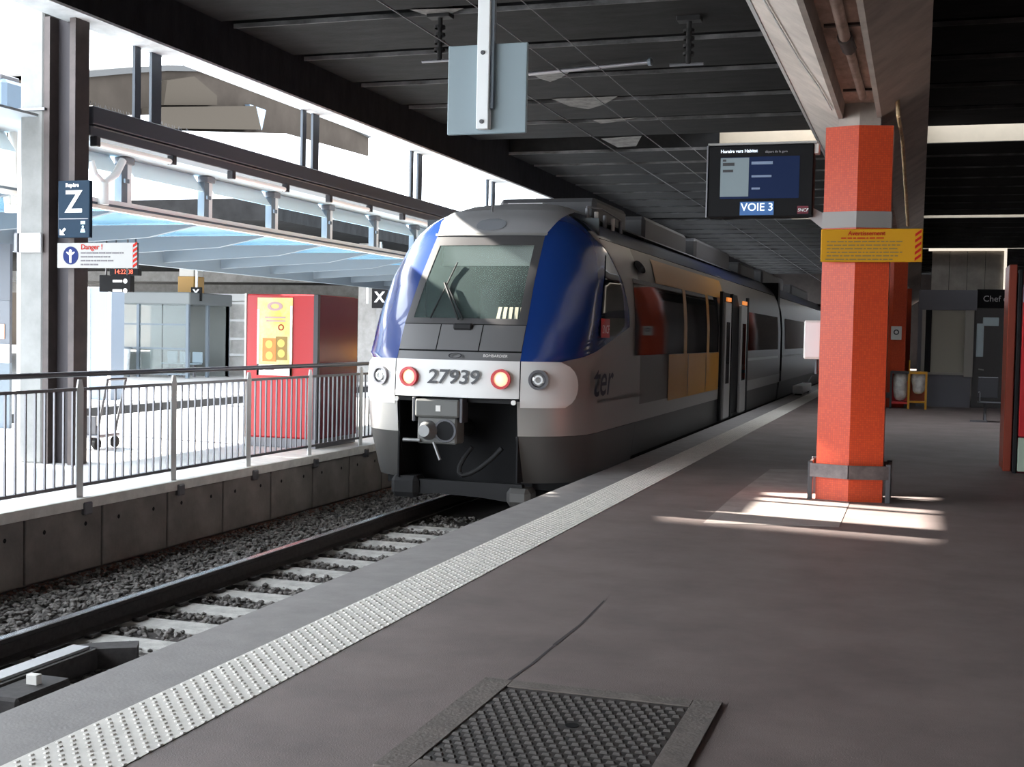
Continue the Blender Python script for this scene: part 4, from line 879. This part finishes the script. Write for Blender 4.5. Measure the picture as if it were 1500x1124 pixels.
# bin with clear bags
bn = thing('waste_bin', (-.17, 33.1, 0), 'yellow framed waste bin with two clear bags', 'bin')
YF = mat('bin_yellow', (.62, .30, .02), .4)
for (xx, mt_) in ((-.62, DARKM), (-.19, YF), (.22, YF)):
    for yy in (32.75, 33.1): B(xx-.025, xx+.025, yy, yy+.05, 0, .93).build('frame_post', mt_, bn)
B(-.62, -.19, 32.74, 33.16, .88, .94).build('frame_top', DARKM, bn); B(-.19, .24, 32.74, 33.16, .88, .94).build('frame_top', YF, bn)
B(-.62, -.19, 32.76, 33.14, .12, .18).build('frame_shelf', REDP, bn); B(-.19, .24, 32.76, 33.14, .16, .20).build('frame_shelf', YF, bn)
B(-.59, -.22, 33.1, 33.12, .18, .88).build('red_back', REDP, bn); B(-.16, .2, 33.1, 33.12, .2, .88).build('red_back', mat('bin_rust', (.3, .05, .02), .5), bn)
BAG = mat('bin_bag', (.82, .76, .72), .25, noise=.3, scale=6, alpha=.85)
for k, (xx, zb) in enumerate(((-.40, .2), (.04, .38))):
    bgm = MB(); n_ = 14; rows = [(1.0, 1), (.85, 1.08), (.65, 1.05), (.4, 1.0), (.15, .9), (.03, .6), (0, .1)]
    V = []; Fc = []
    for j, (t_, s_) in enumerate(rows):
        for i in range(n_):
            r_ = .165*s_*(1+.12*random.uniform(-1, 1)); V.append((xx+r_*math.cos(i*2*math.pi/n_), 32.95+r_*.9*math.sin(i*2*math.pi/n_), zb+(.88-zb)*t_))
    for j in range(len(rows)-1): Fc += [(j*n_+i, j*n_+(i+1) % n_, (j+1)*n_+(i+1) % n_, (j+1)*n_+i) for i in range(n_)]
    bgm.add(V, Fc, True); bgm.build('clear_bag', BAG, bn)
MB().tube((-.19, 32.78, .93), (-.19, 32.78, 1.22), .02, 6).build('lid_rod', YF, bn)
# bench
bc = thing('platform_bench', (1.75, 28.4, 0), 'dark metal mesh bench beside red machine', 'bench')
B(1.25, 3.2, 28.3, 28.75, .40, .43, .01).build('seat', DARKM, bc)
for k in range(4): B(1.25+.48*k, 1.66+.48*k, 28.72, 28.78, .5, .95, .01).build('backrest', DARKM, bc)
for xx in (1.4, 2.8):
    MB().path([(xx, 28.3, .02), (xx, 28.5, .4), (xx, 28.7, .02)], .025, 6).build('leg', GREYM, bc); B(xx-.3, xx+.05, 28.25, 28.32, 0, .04).build('foot', GREYM, bc)
MB().path([(1.28, 28.3, .43), (1.28, 28.32, .62), (1.28, 28.7, .62)], .018, 6).build('armrest', GREYM, bc)
# vending machine at right edge
vm = thing('vending_machine', (1.6, 17.6, 0), 'red snack vending machine cut by right picture edge', 'vending machine')
B(1.10, 1.20, 17.5, 18.3, 0, 2.7, .01).build('side_panel', mat('machine_brown', (.24, .04, .02), .35), vm); B(1.20, 1.25, 17.25, 17.5, 0, 2.62, .01).build('door_edge', RUBBER, vm)
B(1.20, 2.2, 17.3, 18.3, 0, 2.6, .02).build('cabinet', DRED, vm); B(1.26, 2.15, 17.22, 17.3, .48, 2.4, .01).build('front_panel', REDP, vm)
B(1.26, 2.15, 17.22, 17.3, .03, .46, .01).build('delivery_panel', GREENW, vm); B(1.34, 1.9, 17.20, 17.22, .2, .36).build('delivery_flap', RUBBER, vm); B(1.26, 1.8, 17.2, 17.22, 2.2, 2.42).build('header_panel', mat('header_blue', (.35, .45, .6), .4), vm)
# white low unit by the far platform edge
wu = thing('platform_ramp', (-3.35, 39.5, 0), 'white folded access ramp lying by far platform edge', 'ramp')
B(-3.55, -3.25, 38.3, 41.5, .06, .30, .02).build('ramp_plate', WHITEM, wu); 
for yy in (38.6, 41.2): MB().tube((-3.5, yy, .06), (-3.3, yy, .06), .06, 10).build('wheel', RUBBER, wu)
MB().path([(-3.4, 41.5, .25), (-3.3, 42.2, .5), (-3.2, 42.4, .5)], .02, 6).build('ramp_handle', GREYM, wu)
# ================================================================== MANHOLE
mh = thing('manhole_cover', (-1.32, 5.1, 0), 'square knobbed manhole cover in worn concrete frame on platform', 'manhole cover')
FRM = mat('frame_concrete', (.16, .135, .12), .8, noise=.2, scale=9, bump=.4)
B(-1.78, -.92, 4.42, 5.50, .0, .006).build('cover_plate', mat('cast_iron', (.055, .048, .045), .55, noise=.3, scale=15), mh)
B(-1.92, -1.78, 4.3, 5.60, 0, .012, .003).build('frame_side', FRM, mh); B(-.92, -.79, 4.3, 5.62, 0, .012, .003).build('frame_side', FRM, mh); B(-1.78, -.92, 5.50, 5.60, 0, .012, .003).build('frame_side', FRM, mh); B(-1.78, -.92, 4.3, 4.42, 0, .012, .003).build('frame_side', FRM, mh)
kn = MB(); stp = .052
for i in range(16):
    for j in range(20):
        x_, y_ = -1.755+stp*i+(stp/2 if j % 2 else 0), 4.45+stp*j
        if x_ > -.945: continue
        if abs(x_+1.34) < .05 and abs(y_-5.05) < .05: continue
        r_ = .017; kn.add([(x_-r_, y_-r_*.7, .006), (x_+r_, y_-r_*.7, .006), (x_+r_, y_+r_*.7, .006), (x_-r_, y_+r_*.7, .006), (x_-r_*.7, y_-r_*.4, .016), (x_+r_*.7, y_-r_*.4, .016), (x_+r_*.7, y_+r_*.4, .016), (x_-r_*.7, y_+r_*.4, .016)], [(4, 5, 6, 7), (0, 1, 5, 4), (1, 2, 6, 5), (2, 3, 7, 6), (3, 0, 4, 7)])
kn.build('knob', mat('worn_iron', (.10, .088, .082), .6), mh, kind='stuff')
MB().ring((-1.34, 5.05, .006), (0, 0, 1), 0, .03, .003, 10).build('key_hole', BLACK, mh)
